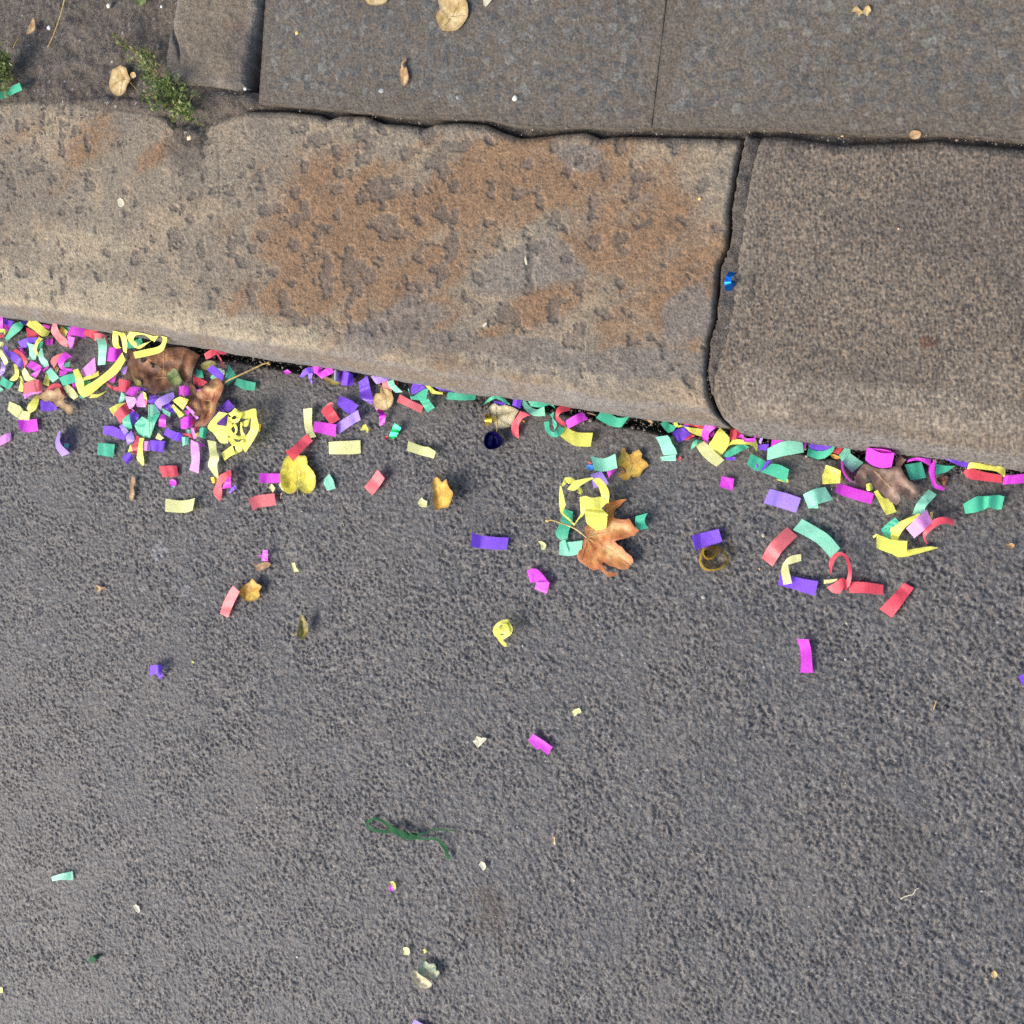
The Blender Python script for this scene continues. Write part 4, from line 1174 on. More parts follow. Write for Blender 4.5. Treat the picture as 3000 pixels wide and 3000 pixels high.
S('S', 'K', 'pink lower strip of the crumpled pair below the brown leaf', [(168, 520, 352, 540, 14), (200, 640, 382, 620, 11), (248, 765, 312, 742, 5)])
S('S', 'K', 'bright pink strip right of the crumpled magenta pair', [(492, 438, 380, 570, 12), (530, 560, 385, 690, 8), (562, 727, 402, 722, 4)])
S('S', 'Y', 'small yellow strip on the bright pink strip under the brown leaf', [(498, 428, 562, 460, 12), (530, 570, 588, 600, 11)])
S('S', 'R', 'little orange red strip end beside the small yellow strip', [(528, 600, 588, 598, 9), (560, 692, 580, 692, 6)])
S('S', 'P', 'dark purple strip end under the tip of the brown leaf', [(448, 350, 468, 422, 7), (562, 378, 552, 412, 6)])
S('S', 'T', 'mint strip end left of the crumpled magenta pair', [(100, 438, 165, 500, 5), (42, 655, 155, 600, 3)])
S('B', 'Y', 'yellow strip under the red strip at heap centre left', [(73, 1150, 130, 1235, 4), (160, 1100, 170, 1165, 5), (272, 1078, 262, 1112, 4)])
S('B', 'R', 'broad red strip bent over in the heap below the magenta pair', [(260, 1083, 318, 1182, 7), (190, 1140, 262, 1250, 10), (128, 1203, 202, 1314, 4)])
S('S', 'P', 'dark purple strip folded behind the two green curls', [(290, 795, 452, 880, 7), (250, 900, 402, 962, 8), (300, 1072, 322, 1062, 4)])
S('S', 'M', 'small magenta strip under the dark purple fold', [(275, 745, 350, 790, 4), (330, 860, 400, 930, 4)])
S('S', 'G', 'green half round curl left of the big green V', [(238, 858, 255, 868, 14), (128, 960, 268, 985, 14), (138, 1062, 292, 1062, 10), (222, 1155, 302, 1132, 4)])
S('S', 'G', 'big green strip folded into a V in the heap', [(600, 880, 832, 850, 12), (590, 1000, 742, 1022, 13), (505, 1160, 702, 1140, 8), (510, 1290, 642, 1312, 3)], [(490, 903, 602, 970, 13), (368, 1030, 562, 1062, 10), (358, 1100, 502, 1172, 8), (440, 1265, 522, 1292, 3)])
S('S', 'T', 'mint strip above the big green V', [(600, 680, 610, 882, 13), (720, 690, 720, 922, 12), (832, 830, 802, 922, 9)])
S('S', 'L', 'broad lilac strip bending to a white end below the brown leaf', [(1077, 438, 1107, 532, 14), (940, 490, 1002, 642, 17), (800, 560, 872, 702, 17), (728, 665, 862, 752, 12), (785, 835, 862, 800, 5)])
S('S', 'P', 'purple strip left of the broad lilac strip', [(598, 590, 600, 642, 9), (772, 560, 720, 672, 9)])
S('S', 'P', 'dark violet strip in the shade of the brown leaf rim', [(640, 515, 620, 570, 4), (800, 500, 772, 565, 4)])
S('S', 'T', 'whitish mint strip sticking out under the broad lilac strip', [(868, 740, 888, 842, 11), (1027, 830, 1017, 917, 9)])
S('S', 'P', 'dark purple strip under the broad lilac strip', [(990, 638, 888, 722, 6), (1080, 720, 1000, 800, 5), (1122, 842, 1050, 832, 4)])
S('S', 'M', 'upright magenta strip with a shiny white end near heap centre', [(858, 852, 947, 888, 11), (810, 968, 942, 1000, 13), (803, 1092, 942, 1112, 4)])
S('S', 'Y', 'olive yellow strip bent over below the dark fold of the rust leaf', [(1200, 530, 1372, 582, 18), (1130, 560, 1332, 662, 16), (1060, 598, 1262, 777, 8)])
S('S', 'Y', 'dull yellow strip under the bent olive yellow strip', [(1082, 668, 1038, 712, 7), (1180, 770, 1120, 820, 6), (1292, 870, 1200, 932, 4)])
S('S', 'K', 'pink strip slanting down to the tip of the rust brown leaf', [(1308, 720, 1345, 700, 12), (1400, 822, 1462, 800, 11), (1518, 962, 1562, 930, 8)])
S('S', 'M', 'magenta strip rolled like a tube left of the rust leaf tip', [(1218, 960, 1222, 1132, 6), (1280, 920, 1280, 1140, 13), (1370, 895, 1360, 1120, 13), (1444, 900, 1432, 1092, 6)])
S('S', 'M', 'small magenta strip above the rolled magenta tube', [(1300, 780, 1310, 870, 6), (1392, 800, 1385, 880, 6)])
S('S', 'R', 'dark red strip between rolled magenta tube and rust leaf tip', [(1430, 955, 1432, 1062, 4), (1502, 960, 1492, 1052, 4)])
S('S', 'R', 'red strip end just below the rust brown leaf tip', [(1468, 1108, 1480, 1165, 4), (1562, 1110, 1545, 1160, 4)])
S('S', 'T', 'small mint scrap left of the thin pink vertical strip', [(1328, 1150, 1345, 1222, 4), (1412, 1148, 1412, 1222, 4)])
S('S', 'K', 'thin pink vertical strip joining the heap to the brightly lit magenta strip', [(1408, 1118, 1462, 1118, 8), (1430, 1222, 1492, 1212, 8), (1470, 1332, 1522, 1322, 8)])
S('S', 'R', 'red triangular strip end right of the deep purple strip', [(1248, 1212, 1262, 1238, 5), (1340, 1228, 1365, 1285, 5), (1425, 1225, 1472, 1330, 5)])
S('S', 'P', 'deep purple strip lying aslant right of the big green V', [(950, 1112, 898, 1242, 4), (1060, 1170, 1022, 1312, 6), (1202, 1218, 1142, 1372, 5)], [(1200, 1205, 1145, 1330, 7), (1268, 1262, 1242, 1388, 4)])
S('S', 'T', 'pale mint crinkled scrap beside the brightly lit magenta strip', [(1238, 1288, 1258, 1462, 4), (1300, 1290, 1310, 1440, 7), (1372, 1298, 1382, 1432, 4)])
S('B', 'K', 'brightly lit magenta strip hanging straight down from the heap', [(1000, 1498, 1082, 1540, 9), (1000, 1640, 1097, 1620, 8), (1010, 1730, 1102, 1720, 6), (983, 1842, 1087, 1882, 2)])
S('B', 'G', 'small green curl left of the yellow rosette', [(1105, 1368, 1090, 1462, 6), (1140, 1360, 1130, 1480, 12), (1192, 1380, 1160, 1492, 8)])
S('S', 'Y', 'small yellow strip behind the small green curl', [(1490, 1220, 1495, 1300, 4), (1575, 1195, 1570, 1290, 4)])
S('S', 'M', 'tiny magenta hook under the small green curl', [(1540, 1370, 1565, 1360, 4), (1590, 1450, 1610, 1420, 4), (1665, 1480, 1662, 1420, 3)])
S('U', 'W', 'cream yellow crinkled strip hanging below the yellow rosette', [(278, 188, 402, 213, 6), (300, 320, 407, 330, 8), (310, 440, 442, 440, 12), (288, 550, 417, 545, 7), (370, 690, 432, 680, 5), (430, 777, 442, 765, 3)])
S('S', 'P', 'purple strip lying flat right of the yellow drip strip', [(638, 1348, 648, 1532, 4), (780, 1355, 770, 1560, 5), (928, 1368, 882, 1582, 3)])
S('S', 'K', 'pink strip end left of the flat purple strip', [(518, 1368, 498, 1542, 6), (580, 1365, 570, 1550, 7), (638, 1378, 632, 1552, 5)])
S('S', 'W', 'pale yellow scrap above the flat purple strip', [(792, 1208, 738, 1320, 4), (902, 1308, 840, 1352, 4)])
S('S', 'R', 'red strip twisted beside the yellow drip strip', [(390, 1255, 452, 1290, 7), (340, 1390, 430, 1400, 8), (298, 1500, 412, 1480, 8), (338, 1625, 402, 1632, 3)])
S('S', 'Y', 'yellow drip shaped strip hanging down from the big green V', [(445, 1305, 530, 1310, 8), (418, 1450, 502, 1440, 8), (400, 1600, 507, 1600, 6), (395, 1710, 527, 1720, 4), (498, 1828, 522, 1826, 2)])
S('S', 'Y', 'yellow orange strip end above the small purple cube curl', [(270, 1428, 302, 1480, 5), (223, 1570, 342, 1642, 4)])
S('S', 'P', 'small purple curl like a cube at the heap bottom', [(220, 1572, 118, 1662, 4), (260, 1590, 150, 1730, 11), (300, 1620, 188, 1792, 11), (334, 1700, 212, 1797, 3)])
S('B', 'P', 'purple strip reaching left out of the heap', [(13, 1343, 3, 1432, 3), (130, 1350, 120, 1462, 4), (210, 1390, 190, 1492, 5), (292, 1430, 252, 1502, 5)])
S('S', 'L', 'lilac strip end on the left reaching purple strip', [(110, 1035, 58, 1092, 9), (238, 1180, 160, 1248, 7)])
S('S', 'L', 'lilac lobe shaped strip left of the red twisted strip', [(290, 1163, 332, 1240, 8), (190, 1290, 345, 1350, 9), (218, 1435, 282, 1402, 4)])
S('L', 'G', 'green curved square lying alone left of the small purple cube', [(556, -4, 550, 62, 6), (600, -2, 598, 70, 4), (650, 4, 640, 79, 3)])
tag(tube('S', [(620, 700), (632, 900), (628, 1080), (645, 1290)], (17, 17, 15, 6), .0007, 'twig', STEM), 'thin straw coloured stalk lying across the big green V', 'twig', 'thin dry stalks')
tag(tube('B', [(868, 870), (905, 960), (955, 1080)], (20, 22, 20), .0006, 'twig', STEM), 'thin pale stalk crossing the magenta strip under the brown leaf', 'twig', 'thin dry stalks')
LEAFO('A', 'tan', 'torn tan leaf piece lying on the left heap', [(545, 1260), (620, 1205), (700, 1172), (765, 1182), (790, 1150), (850, 1150), (872, 1212), (922, 1262), (898, 1310), (922, 1362), (1000, 1392), (1035, 1450), (1020, 1502), (960, 1517), (900, 1462), (840, 1412), (790, 1402), (750, 1332), (640, 1332), (590, 1300)],
      lift=8, curl=4, smooth=2, step=42)

# ================================================================ road below the left heap
S('B', 'R', 'small red square with a torn top lying alone', [(638, 1803, 680, 1927, 2), (750, 1792, 770, 1922, 4), (842, 1795, 862, 1912, 2)])
CHIP('L', 'M', 'round magenta paper dot under the small red square', [(957, 222), (965, 205), (980, 201), (995, 208), (999, 222), (994, 238), (978, 243), (963, 238)], smooth=2)
CHIP('L', 'T', 'tiny pale blue green tip under the round magenta dot', [(970, 238), (992, 238), (985, 255)])
LEAFO('L', 'tan', 'narrow tan dry sliver standing upright in the left road', [(742, 192), (757, 188), (766, 215), (756, 250), (762, 285), (748, 319), (730, 307), (738, 255)], lift=2, curl=2, name='leaf_scrap')
S('L', 'W', 'pale yellow strip bowed like a smile left of the red folds', [(937, 311, 934, 384, 5), (1015, 321, 1015, 391, 2), (1060, 318, 1060, 388, 3), (1103, 308, 1090, 377, 9)])
S('U', 'fO', 'tiny orange foil bit at the end of the cream crinkled strip', [(315, 722, 345, 795, 3), (370, 715, 380, 800, 6), (425, 745, 420, 785, 3)], name='foil_scrap')
S('U', 'R', 'red strip folded with a pale pointed tail below the rosette', [(608, 608, 622, 690, 15), (520, 650, 560, 740, 15), (445, 695, 510, 790, 11), (400, 808, 478, 832, 7), (360, 940, 487, 920, 4), (443, 1052, 476, 1030, 2)])
S('U', 'M', 'magenta strip folded over the red fold below the rosette', [(612, 702, 552, 728, 15), (612, 780, 510, 810, 14), (612, 862, 478, 885, 8)])
S('U', 'P', 'thin purple curl right of the magenta fold', [(668, 828, 692, 870, 7), (620, 870, 640, 910, 6), (578, 935, 604, 945, 2)])
S('U', 'M', 'magenta strip with white left end touching the yellow heart leaf', [(1008, 658, 1018, 792, 6), (1130, 660, 1137, 797, 2), (1305, 663, 1332, 792, 4)])
CHIP('U', 'W', 'pale yellow diamond chip on the road by the yellow heart leaf', [(1145, 862), (1188, 802), (1237, 870), (1205, 937)])
CHIP('U', 'W', 'pale yellow diamond chip resting on the yellow heart leaf edge', [(1287, 820), (1330, 768), (1382, 845), (1350, 912), (1325, 885)], lift=5)
S('U', 'S', 'creased red strip lying below the two yellow diamond chips', [(855, 1022, 920, 1192, 7), (985, 972, 1010, 1142, 3), (1120, 955, 1130, 1130, 4), (1225, 943, 1252, 1110, 5)])
LEAFO('U', 'tan', 'tiny tan sliver left of the heart leaf stalk', [(1310, 950), (1330, 945), (1325, 1000), (1312, 1020)], lift=2, curl=1, name='leaf_scrap')
LEAFO('C', 'yellow', 'heart shaped yellow leaf lying flat under a red strip', [(125, 1085), (200, 1075), (300, 1080), (322, 1120), (325, 1165), (382, 1232), (405, 1300), (395, 1372), (350, 1427), (290, 1432), (248, 1395), (234, 1378), (215, 1412), (170, 1437), (120, 1427), (80, 1370), (65, 1270), (82, 1180)],
      lift=2.5, curl=7, smooth=3, stem=[(236, 1370), (232, 1430), (224, 1512)], stem_h=(4, 3, 2), stem_r=.0007, veins=([(235, 1375), (225, 1250), (190, 1120)], [(235, 1375), (262, 1250), (280, 1110)], [(232, 1375), (180, 1300), (120, 1200)]))
S('C', 'R', 'red strip leaning on the top of the yellow heart leaf', [(312, 873, 374, 940, 7), (240, 945, 300, 1010, 8), (190, 990, 250, 1065, 12), (118, 1045, 190, 1134, 14)])
S('C', 'W', 'cream yellow strip standing vertical left of the magenta strip', [(285, 638, 369, 627, 9), (292, 760, 366, 760, 4), (305, 840, 378, 835, 4), (335, 917, 407, 900, 8)])
S('C', 'M', 'magenta strip joining the cream vertical strip to the purple angle', [(390, 753, 375, 852, 5), (490, 768, 478, 875, 3), (597, 785, 590, 902, 8)])
S('C', 'R', 'red strip with curled top above the joining magenta strip', [(578, 590, 540, 572, 17), (552, 605, 455, 655, 13), (590, 670, 495, 720, 5), (632, 737, 540, 787, 4)])
S('C', 'P', 'purple strip lying as upper arm of the purple angle', [(627, 513, 603, 592, 8), (720, 548, 680, 662, 7), (806, 605, 750, 692, 6)])
S('C', 'L', 'lilac strip lying as lower arm of the purple angle', [(800, 648, 827, 742, 10), (710, 702, 740, 792, 6), (594, 780, 620, 877, 3)])
CHIP('C', 'Y', 'little yellow green torn chip above the green foil piece', [(850, 790), (875, 783), (902, 830), (890, 867), (872, 838), (824, 842)], lift=3)
S('C', 'fG', 'shiny green foil strip with white glint right of the yellow chip', [(1147, 777, 1207, 815, 9), (1115, 845, 1177, 875, 6), (1092, 900, 1137, 922, 3)], name='foil_scrap')
CHIP('C', 'fR', 'tiny dark red foil chip left of the green foil', [(1048, 900), (1085, 898), (1072, 935)], name='foil_scrap')
S('C', 'W', 'flat cream yellow strip above the mint chip', [(524, 950, 528, 1064, 3), (620, 942, 622, 1066, 5), (720, 938, 720, 1066, 4), (823, 933, 826, 1057, 3)])
S('C', 'W', 'cream yellow strip with a curled right end above the orange leaf', [(1275, 940, 1264, 1032, 8), (1400, 987, 1385, 1072, 3), (1470, 1000, 1460, 1090, 5), (1534, 1040, 1515, 1107, 9)])
CHIP('C', 'T', 'mint five sided paper chip right of the yellow heart leaf', [(530, 1248), (566, 1302), (588, 1387), (510, 1410), (474, 1340), (490, 1290)], lift=1.5)
S('C', 'S', 'red strip with pale lower end tilted between mint chip and orange leaf', [(985, 1208, 1052, 1292, 10), (930, 1290, 1000, 1375, 5), (858, 1375, 936, 1453, 5)])
CHIP('C', 'W', 'pale yellow ragged chip left of the orange leaf', [(1400, 1473), (1430, 1500), (1457, 1505), (1445, 1567), (1390, 1562), (1365, 1530), (1380, 1495)])
LEAFO('C', 'ochre', 'orange yellow leaf folded along a pale left edge', [(1503, 1310), (1545, 1283), (1580, 1310), (1592, 1332), (1637, 1298), (1642, 1345), (1692, 1420), (1690, 1472), (1650, 1562), (1590, 1575), (1525, 1592), (1515, 1480), (1505, 1370)], lift=3, curl=5, smooth=2,
      fold=(1530, 1300, 1560, 1590, 14), stem=[(1590, 1330), (1575, 1285), (1560, 1235)], stem_h=(6, 5, 3), stem_r=.0006)

# ================================================================ middle gutter
CHIP('C', 'M', 'small magenta chip alone at the kerb foot left of purple bow', [(93, 285), (135, 263), (177, 295), (120, 317)])
S('C', 'P', 'purple strip arched like two legs at the kerb foot', [(390, 238, 372, 292, 12), (300, 258, 322, 312, 12), (248, 335, 282, 342, 5)], [(322, 288, 378, 298, 11), (338, 352, 366, 350, 7), (364, 402, 373, 396, 2)])
S('C', 'M', 'magenta strip twisted into a bow at the kerb foot', [(375, 233, 385, 302, 12), (430, 232, 420, 310, 15), (480, 237, 410, 320, 12)], [(398, 298, 460, 355, 11), (470, 275, 505, 330, 13), (535, 228, 578, 292, 14)])
S('C', 'fS', 'silver grey foil curl with a white glint at the kerb foot', [(555, 290, 545, 345, 4), (585, 270, 580, 370, 14), (635, 285, 640, 385, 8)], name='foil_scrap', sub=8)
LEAFO('C', 'olive', 'narrow olive yellow leaf under the magenta bow', [(463, 333), (520, 340), (590, 370), (642, 400), (570, 413), (510, 387)], lift=3, curl=2)
S('C', 'P', 'purple strip arched like a tunnel right of the silver curl', [(652, 278, 641, 412, 5), (690, 285, 668, 415, 15), (725, 298, 702, 418, 17), (758, 318, 757, 412, 6)])
S('C', 'P', 'long purple strip running from the kerb to the pale heart leaf', [(888, 323, 803, 385, 10), (905, 385, 812, 430, 7), (917, 440, 820, 480, 4), (945, 545, 825, 532, 7), (950, 575, 930, 597, 4)])
S('C', 'L', 'lilac strip lying against the kerb above the pale heart leaf', [(1092, 293, 1102, 362, 11), (1010, 305, 1035, 385, 13), (920, 332, 975, 405, 9)])
S('C', 'S', 'red strip behind the point of the pale heart leaf', [(1028, 378, 1082, 368, 9), (1030, 420, 1110, 430, 7), (1035, 450, 1122, 490, 4)])
LEAFO('C', 'straw', 'pale yellow heart shaped leaf hanging over a lilac strip', [(1018, 418), (1070, 440), (1120, 488), (1137, 560), (1110, 612), (1070, 647), (1000, 642), (955, 602), (948, 540), (970, 493), (1010, 488)], lift=5, curl=2.2, smooth=3,
      veins=([(1015, 425), (1040, 500), (1075, 640)],))
S('C', 'K', 'pinkish strip peeping out under the pale heart leaf', [(943, 572, 978, 560, 3), (960, 620, 1020, 620, 3), (975, 650, 1042, 645, 3)])
S('C', 'fM', 'dark magenta foil strip dangling below the pale heart leaf', [(983, 640, 1032, 640, 4), (1000, 700, 1057, 700, 9), (1008, 795, 1046, 782, 3)], name='foil_scrap')
S('C', 'T', 'mint strip twisted beside the point of the pale heart leaf', [(1078, 380, 1137, 358, 10), (1090, 420, 1145, 400, 9), (1110, 442, 1165, 422, 7), (1155, 487, 1220, 478, 3)])
S('C', 'fR', 'dark red foil end in the kerb shade right of the mint twist', [(1140, 355, 1175, 370, 5), (1150, 410, 1180, 420, 4)], name='foil_scrap')
S('C', 'S', 'red strip flat beneath the green Y shaped strip', [(1195, 498, 1168, 572, 3), (1300, 555, 1280, 622, 4), (1417, 610, 1400, 680, 2)])
S('C', 'P', 'purple triangular fold behind the green Y shaped strip', [(1340, 362, 1298, 445, 14), (1390, 400, 1300, 470, 15), (1445, 440, 1310, 505, 11)])
S('C', 'G', 'green strip folded into a Y shape in the middle gutter', [(1270, 448, 1280, 448, 14), (1310, 520, 1300, 545, 11), (1400, 465, 1330, 550, 10), (1468, 438, 1440, 565, 12)], [(1467, 540, 1385, 562, 9), (1490, 580, 1415, 610, 6), (1527, 625, 1455, 672, 3)])
S('C', 'Y', 'thin olive yellow curl against the kerb left of a flat green strip', [(1418, 405, 1442, 400, 13), (1468, 452, 1492, 430, 13), (1500, 492, 1535, 468, 10), (1602, 502, 1602, 480, 6)])
S('C', 'P', 'narrow purple strip along the kerb above the flat green strip', [(1478, 410, 1500, 422, 12), (1600, 425, 1600, 465, 14), (1682, 424, 1717, 487, 8)])
S('C', 'G', 'flat green strip lying tight along the kerb line', [(1652, 480, 1633, 547, 5), (1780, 478, 1780, 557, 8), (1922, 480, 1905, 552, 5)])
S('D', 'G', 'thin dark green strip arching on edge over the pale grey leaf', [(213, 275, 237, 265, 6), (270, 210, 292, 232, 17), (340, 193, 342, 222, 18), (420, 228, 420, 262, 15), (468, 277, 440, 272, 8)])
S('D', 'P', 'dark purple strip hidden behind the pale grey leaf', [(310, 240, 320, 270, 4), (430, 255, 420, 285, 4)])
LEAFO('D', 'pale', 'pale grey cream leaf with a bent orange stalk by the dark blue curl', [(270, 300), (295, 272), (322, 260), (355, 290), (420, 277), (480, 290), (547, 330), (520, 382), (490, 440), (460, 482), (400, 502), (340, 497), (300, 430), (340, 385), (285, 350)], lift=4, curl=2.0, smooth=-2, veins=([(328, 380), (400, 370), (530, 330)], [(328, 380), (370, 430), (470, 480)], [(328, 380), (330, 320), (330, 270)]),
      stem=[(328, 380), (342, 430), (345, 480), (338, 542)], stem_h=(10, 15, 15, 13), stem_r=.0009)
S('D', 'fO', 'shiny gold foil loop left of the pale grey leaf', [(228, 365, 290, 362, 3), (226, 400, 290, 398, 13), (228, 440, 288, 438, 13), (236, 475, 280, 472, 3)], [(288, 395, 290, 430, 8), (338, 390, 338, 432, 4)], name='foil_scrap', sub=8)
def hoop(cx, cy, rx, ry, k, h0, h1, a0=0.0, turns=1.0, ph=0.0):
    """stations of a band running round an ellipse: its foot outside, its rim inside"""
    L_ = []
    for i in range(17):
        g = a0 + turns * 2 * math.pi * i / 16
        w = 1 + .06 * math.sin(3 * g + ph)
        L_.append((cx + rx * w * math.cos(g), cy + ry * w * math.sin(g), cx + rx * k * w * math.cos(g), cy + ry * k * w * math.sin(g), h0, h1))
    return L_


CURLG = 'curled shiny foil pieces'
cup = S('D', 'fN', 'dark blue foil curl standing like a small cup on the road', hoop(300, 615, 92, 90, .93, 0, 15, ph=1), hoop(300, 615, 86, 84, .66, 15, 5, ph=1), name='foil_curl', cat='foil curl', group=CURLG, sub=2)
inner = S('D', 'fN', None, hoop(292, 622, 58, 56, .08, 4, 2, ph=2), name='inner_turn', sub=2)
inner.parent = cup; inner.location = Vector(inner.location) - Vector(cup.location)
for k in ('group', 'category'): del inner[k]
S('D', 'P', 'purple strip arched by the kerb between grey leaf and mint curve', [(502, 212, 483, 282, 8), (540, 205, 520, 295, 12), (587, 205, 560, 317, 9)])
S('D', 'R', 'red strip curving down from an orange end by the gold drop', [(657, 375, 560, 335, 14), (590, 400, 520, 400, 13), (555, 450, 485, 440, 11), (545, 500, 475, 505, 7), (547, 595, 490, 562, 2)])
CHIP('D', 'fO', 'tiny gold foil drop beside the red curving strip', [(575, 430), (590, 420), (608, 432), (595, 448)], name='foil_scrap')
S('D', 'T', 'mint strip curving like a slide at the kerb foot', [(590, 207, 580, 278, 14), (640, 280, 618, 332, 10), (715, 320, 690, 382, 5), (787, 288, 797, 382, 10)])
S('D', 'G', 'dark green strip looping behind the mint slide shaped strip', [(620, 215, 660, 290, 12), (740, 233, 748, 302, 16), (845, 240, 830, 280, 15), (892, 315, 868, 292, 9)])
S('D', 'G', 'green strip coiled on edge left of the bright yellow strip', [(785, 438, 832, 433, 12), (800, 520, 842, 510, 12), (860, 577, 875, 535, 12), (930, 572, 905, 515, 11), (982, 500, 925, 480, 8)], [(838, 370, 882, 345, 13), (905, 462, 862, 430, 13), (862, 540, 890, 520, 10)])
S('D', 'R', 'red strip curled like a C right of the dark green loop', [(1037, 262, 1030, 332, 12), (930, 290, 955, 350, 17), (895, 350, 922, 385, 17), (908, 432, 950, 422, 14), (980, 482, 992, 450, 9)])
S('D', 'M', 'magenta strip arched between red C curl and yellow strip', [(987, 428, 1013, 503, 9), (1080, 372, 1110, 452, 14), (1147, 343, 1200, 412, 10)])
S('D', 'Y', 'bright yellow strip lying flat below the arched magenta strip', [(983, 483, 938, 572, 6), (1080, 530, 1030, 640, 3), (1150, 540, 1100, 668, 3), (1247, 540, 1223, 672, 8)])
S('D', 'G', 'dark green strip with upturned end beside the kerb void', [(1335, 318, 1276, 402, 9), (1430, 375, 1400, 472, 4), (1500, 400, 1490, 490, 5), (1592, 386, 1517, 487, 14)])
tag(tube('D', [(1195, 350), (1240, 362), (1275, 372)], (5, 6, 5), .0016, 'twig', STEMD), 'short brown stub lying at the kerb foot left of dark green strip', 'twig', 'thin dry stalks')
LEAFO('D', 'tan', 'small tan leaf crumb in the kerb void', [(1708, 395), (1750, 385), (1780, 415), (1815, 440), (1800, 455), (1750, 425), (1715, 420)], lift=6, curl=3, name='leaf_scrap')
S('D', 'T', 'mint strip bowed over a magenta scrap beside the tan leaf', [(1223, 752, 1260, 893, 13), (1290, 778, 1310, 905, 9), (1370, 778, 1390, 900, 8), (1457, 738, 1477, 872, 14)])
CHIP('D', 'B', 'bright blue paper chip left of the bowed mint strip', [(1175, 855), (1205, 838), (1250, 848), (1250, 885), (1215, 898)], lift=3)
CHIP('D', 'S', 'tiny salmon chip above the bright blue chip', [(1200, 808), (1238, 830), (1210, 842), (1198, 838)], lift=2)
S('D', 'M', 'magenta crumpled scrap under the right end of the bowed mint strip', [(1375, 905, 1400, 975, 4), (1430, 895, 1410, 945, 7), (1478, 878, 1440, 922, 4)])
S('D', 'L', 'lilac forked strip between bowed mint strip and yellow tangle', [(1223, 933, 1325, 903, 4), (1253, 1065, 1312, 1050, 3)], [(1328, 903, 1285, 950, 6), (1397, 1022, 1365, 1037, 3)])
LEAFO('D', 'ochre', 'lobed tan yellow leaf flat on the road right of the bowed mint strip', [(1545, 683), (1560, 722), (1580, 747), (1605, 742), (1620, 720), (1680, 698), (1712, 742), (1705, 780), (1750, 810), (1772, 852), (1720, 890), (1682, 957), (1622, 957), (1608, 940), (1590, 980), (1540, 992), (1483, 950), (1500, 922), (1540, 925), (1550, 902),
      (1500, 862), (1473, 830), (1480, 790), (1503, 742), (1515, 698)], lift=2, curl=2.5, smooth=-2, veins=([(1595, 960), (1600, 850), (1590, 750)],))
LEAFO('D', 'brown', 'dark brown rotten corner on the lobed tan yellow leaf', [(1485, 870), (1510, 862), (1545, 895), (1540, 925), (1500, 920)], lift=5, curl=.6, name='leaf_scrap')

# ================================================================ maple leaf group
LEAFO('D', 'maple', 'large orange brown maple leaf with a long pale stalk', [(1172, 1485), (1165, 1440), (1205, 1400), (1260, 1400), (1340, 1380), (1385, 1330), (1360, 1240), (1400, 1195), (1470, 1177), (1562, 1168), (1500, 1222), (1460, 1262), (1440, 1310), (1450, 1350), (1520, 1360), (1590, 1345), (1602, 1380), (1672, 1462), (1640, 1512), (1570, 1530), (1460, 1560),
      (1450, 1580), (1520, 1622), (1600, 1702), (1627, 1752), (1580, 1832), (1500, 1822), (1400, 1790), (1340, 1760), (1335, 1780), (1372, 1842), (1475, 1862), (1452, 1900), (1400, 1904), (1300, 1830), (1240, 1842), (1200, 1802), (1130, 1770), (1100, 1722), (1100, 1680), (1145, 1622), (1152, 1552), (1190, 1530)],
      lift=3, curl=8, smooth=-2, step=22, noise=2.0, stem=[(1190, 1530), (1130, 1480), (1050, 1430), (940, 1390), (860, 1365), (805, 1372)], stem_h=(8, 10, 11, 9, 6, 4), stem_r=.0013, bulb=True,
      veins=([(1190, 1530), (1330, 1620), (1450, 1700), (1590, 1800)], [(1190, 1530), (1330, 1490), (1480, 1480), (1650, 1455)], [(1190, 1530), (1230, 1640), (1260, 1720), (1390, 1880)], [(1190, 1530), (1300, 1400), (1400, 1270), (1530, 1180)], [(1190, 1530), (1170, 1630), (1130, 1750)]))
S('b', 'Y', 'yellow streamer tangled with jagged edges over the maple leaf', [(300, 275, 335, 345, 16), (245, 400, 275, 425, 17)], [(220, 400, 245, 410, 15), (208, 620, 312, 690, 13), (222, 780, 300, 750, 11), (240, 860, 270, 850, 9)],
  [(300, 270, 330, 345, 16), (400, 270, 370, 375, 17), (465, 320, 440, 380, 15), (590, 490, 560, 540, 7), (555, 535, 480, 490, 6)],
  [(335, 465, 395, 390, 14), (460, 480, 450, 330, 17), (560, 400, 560, 300, 21), (740, 300, 740, 272, 24), (870, 285, 760, 320, 25), (990, 430, 850, 440, 24), (1022, 560, 890, 560, 21), (1005, 690, 880, 580, 19)],
  [(1010, 660, 890, 770, 18), (880, 585, 830, 790, 20), (740, 600, 700, 780, 21), (640, 570, 640, 780, 18), (545, 590, 550, 740, 13)],
  [(640, 590, 548, 590, 13), (640, 760, 552, 740, 12), (600, 880, 555, 850, 9), (525, 950, 515, 930, 8), (460, 1050, 445, 1030, 5)], [(445, 1050, 470, 1020, 5), (340, 940, 400, 960, 7), (240, 860, 275, 840, 9)],
  [(895, 770, 640, 760, 18), (998, 870, 625, 850, 20), (985, 900, 650, 1000, 19)], [(990, 895, 650, 1005, 19), (985, 1000, 700, 1050, 15), (970, 1090, 810, 1130, 11)], name='paper_streamer')
S('D', 'G', 'green strip with rounded end under the maple leaf stalk', [(973, 1257, 1057, 1285, 3), (938, 1385, 1052, 1390, 4), (893, 1490, 1022, 1460, 5), (930, 1548, 1002, 1560, 3)])
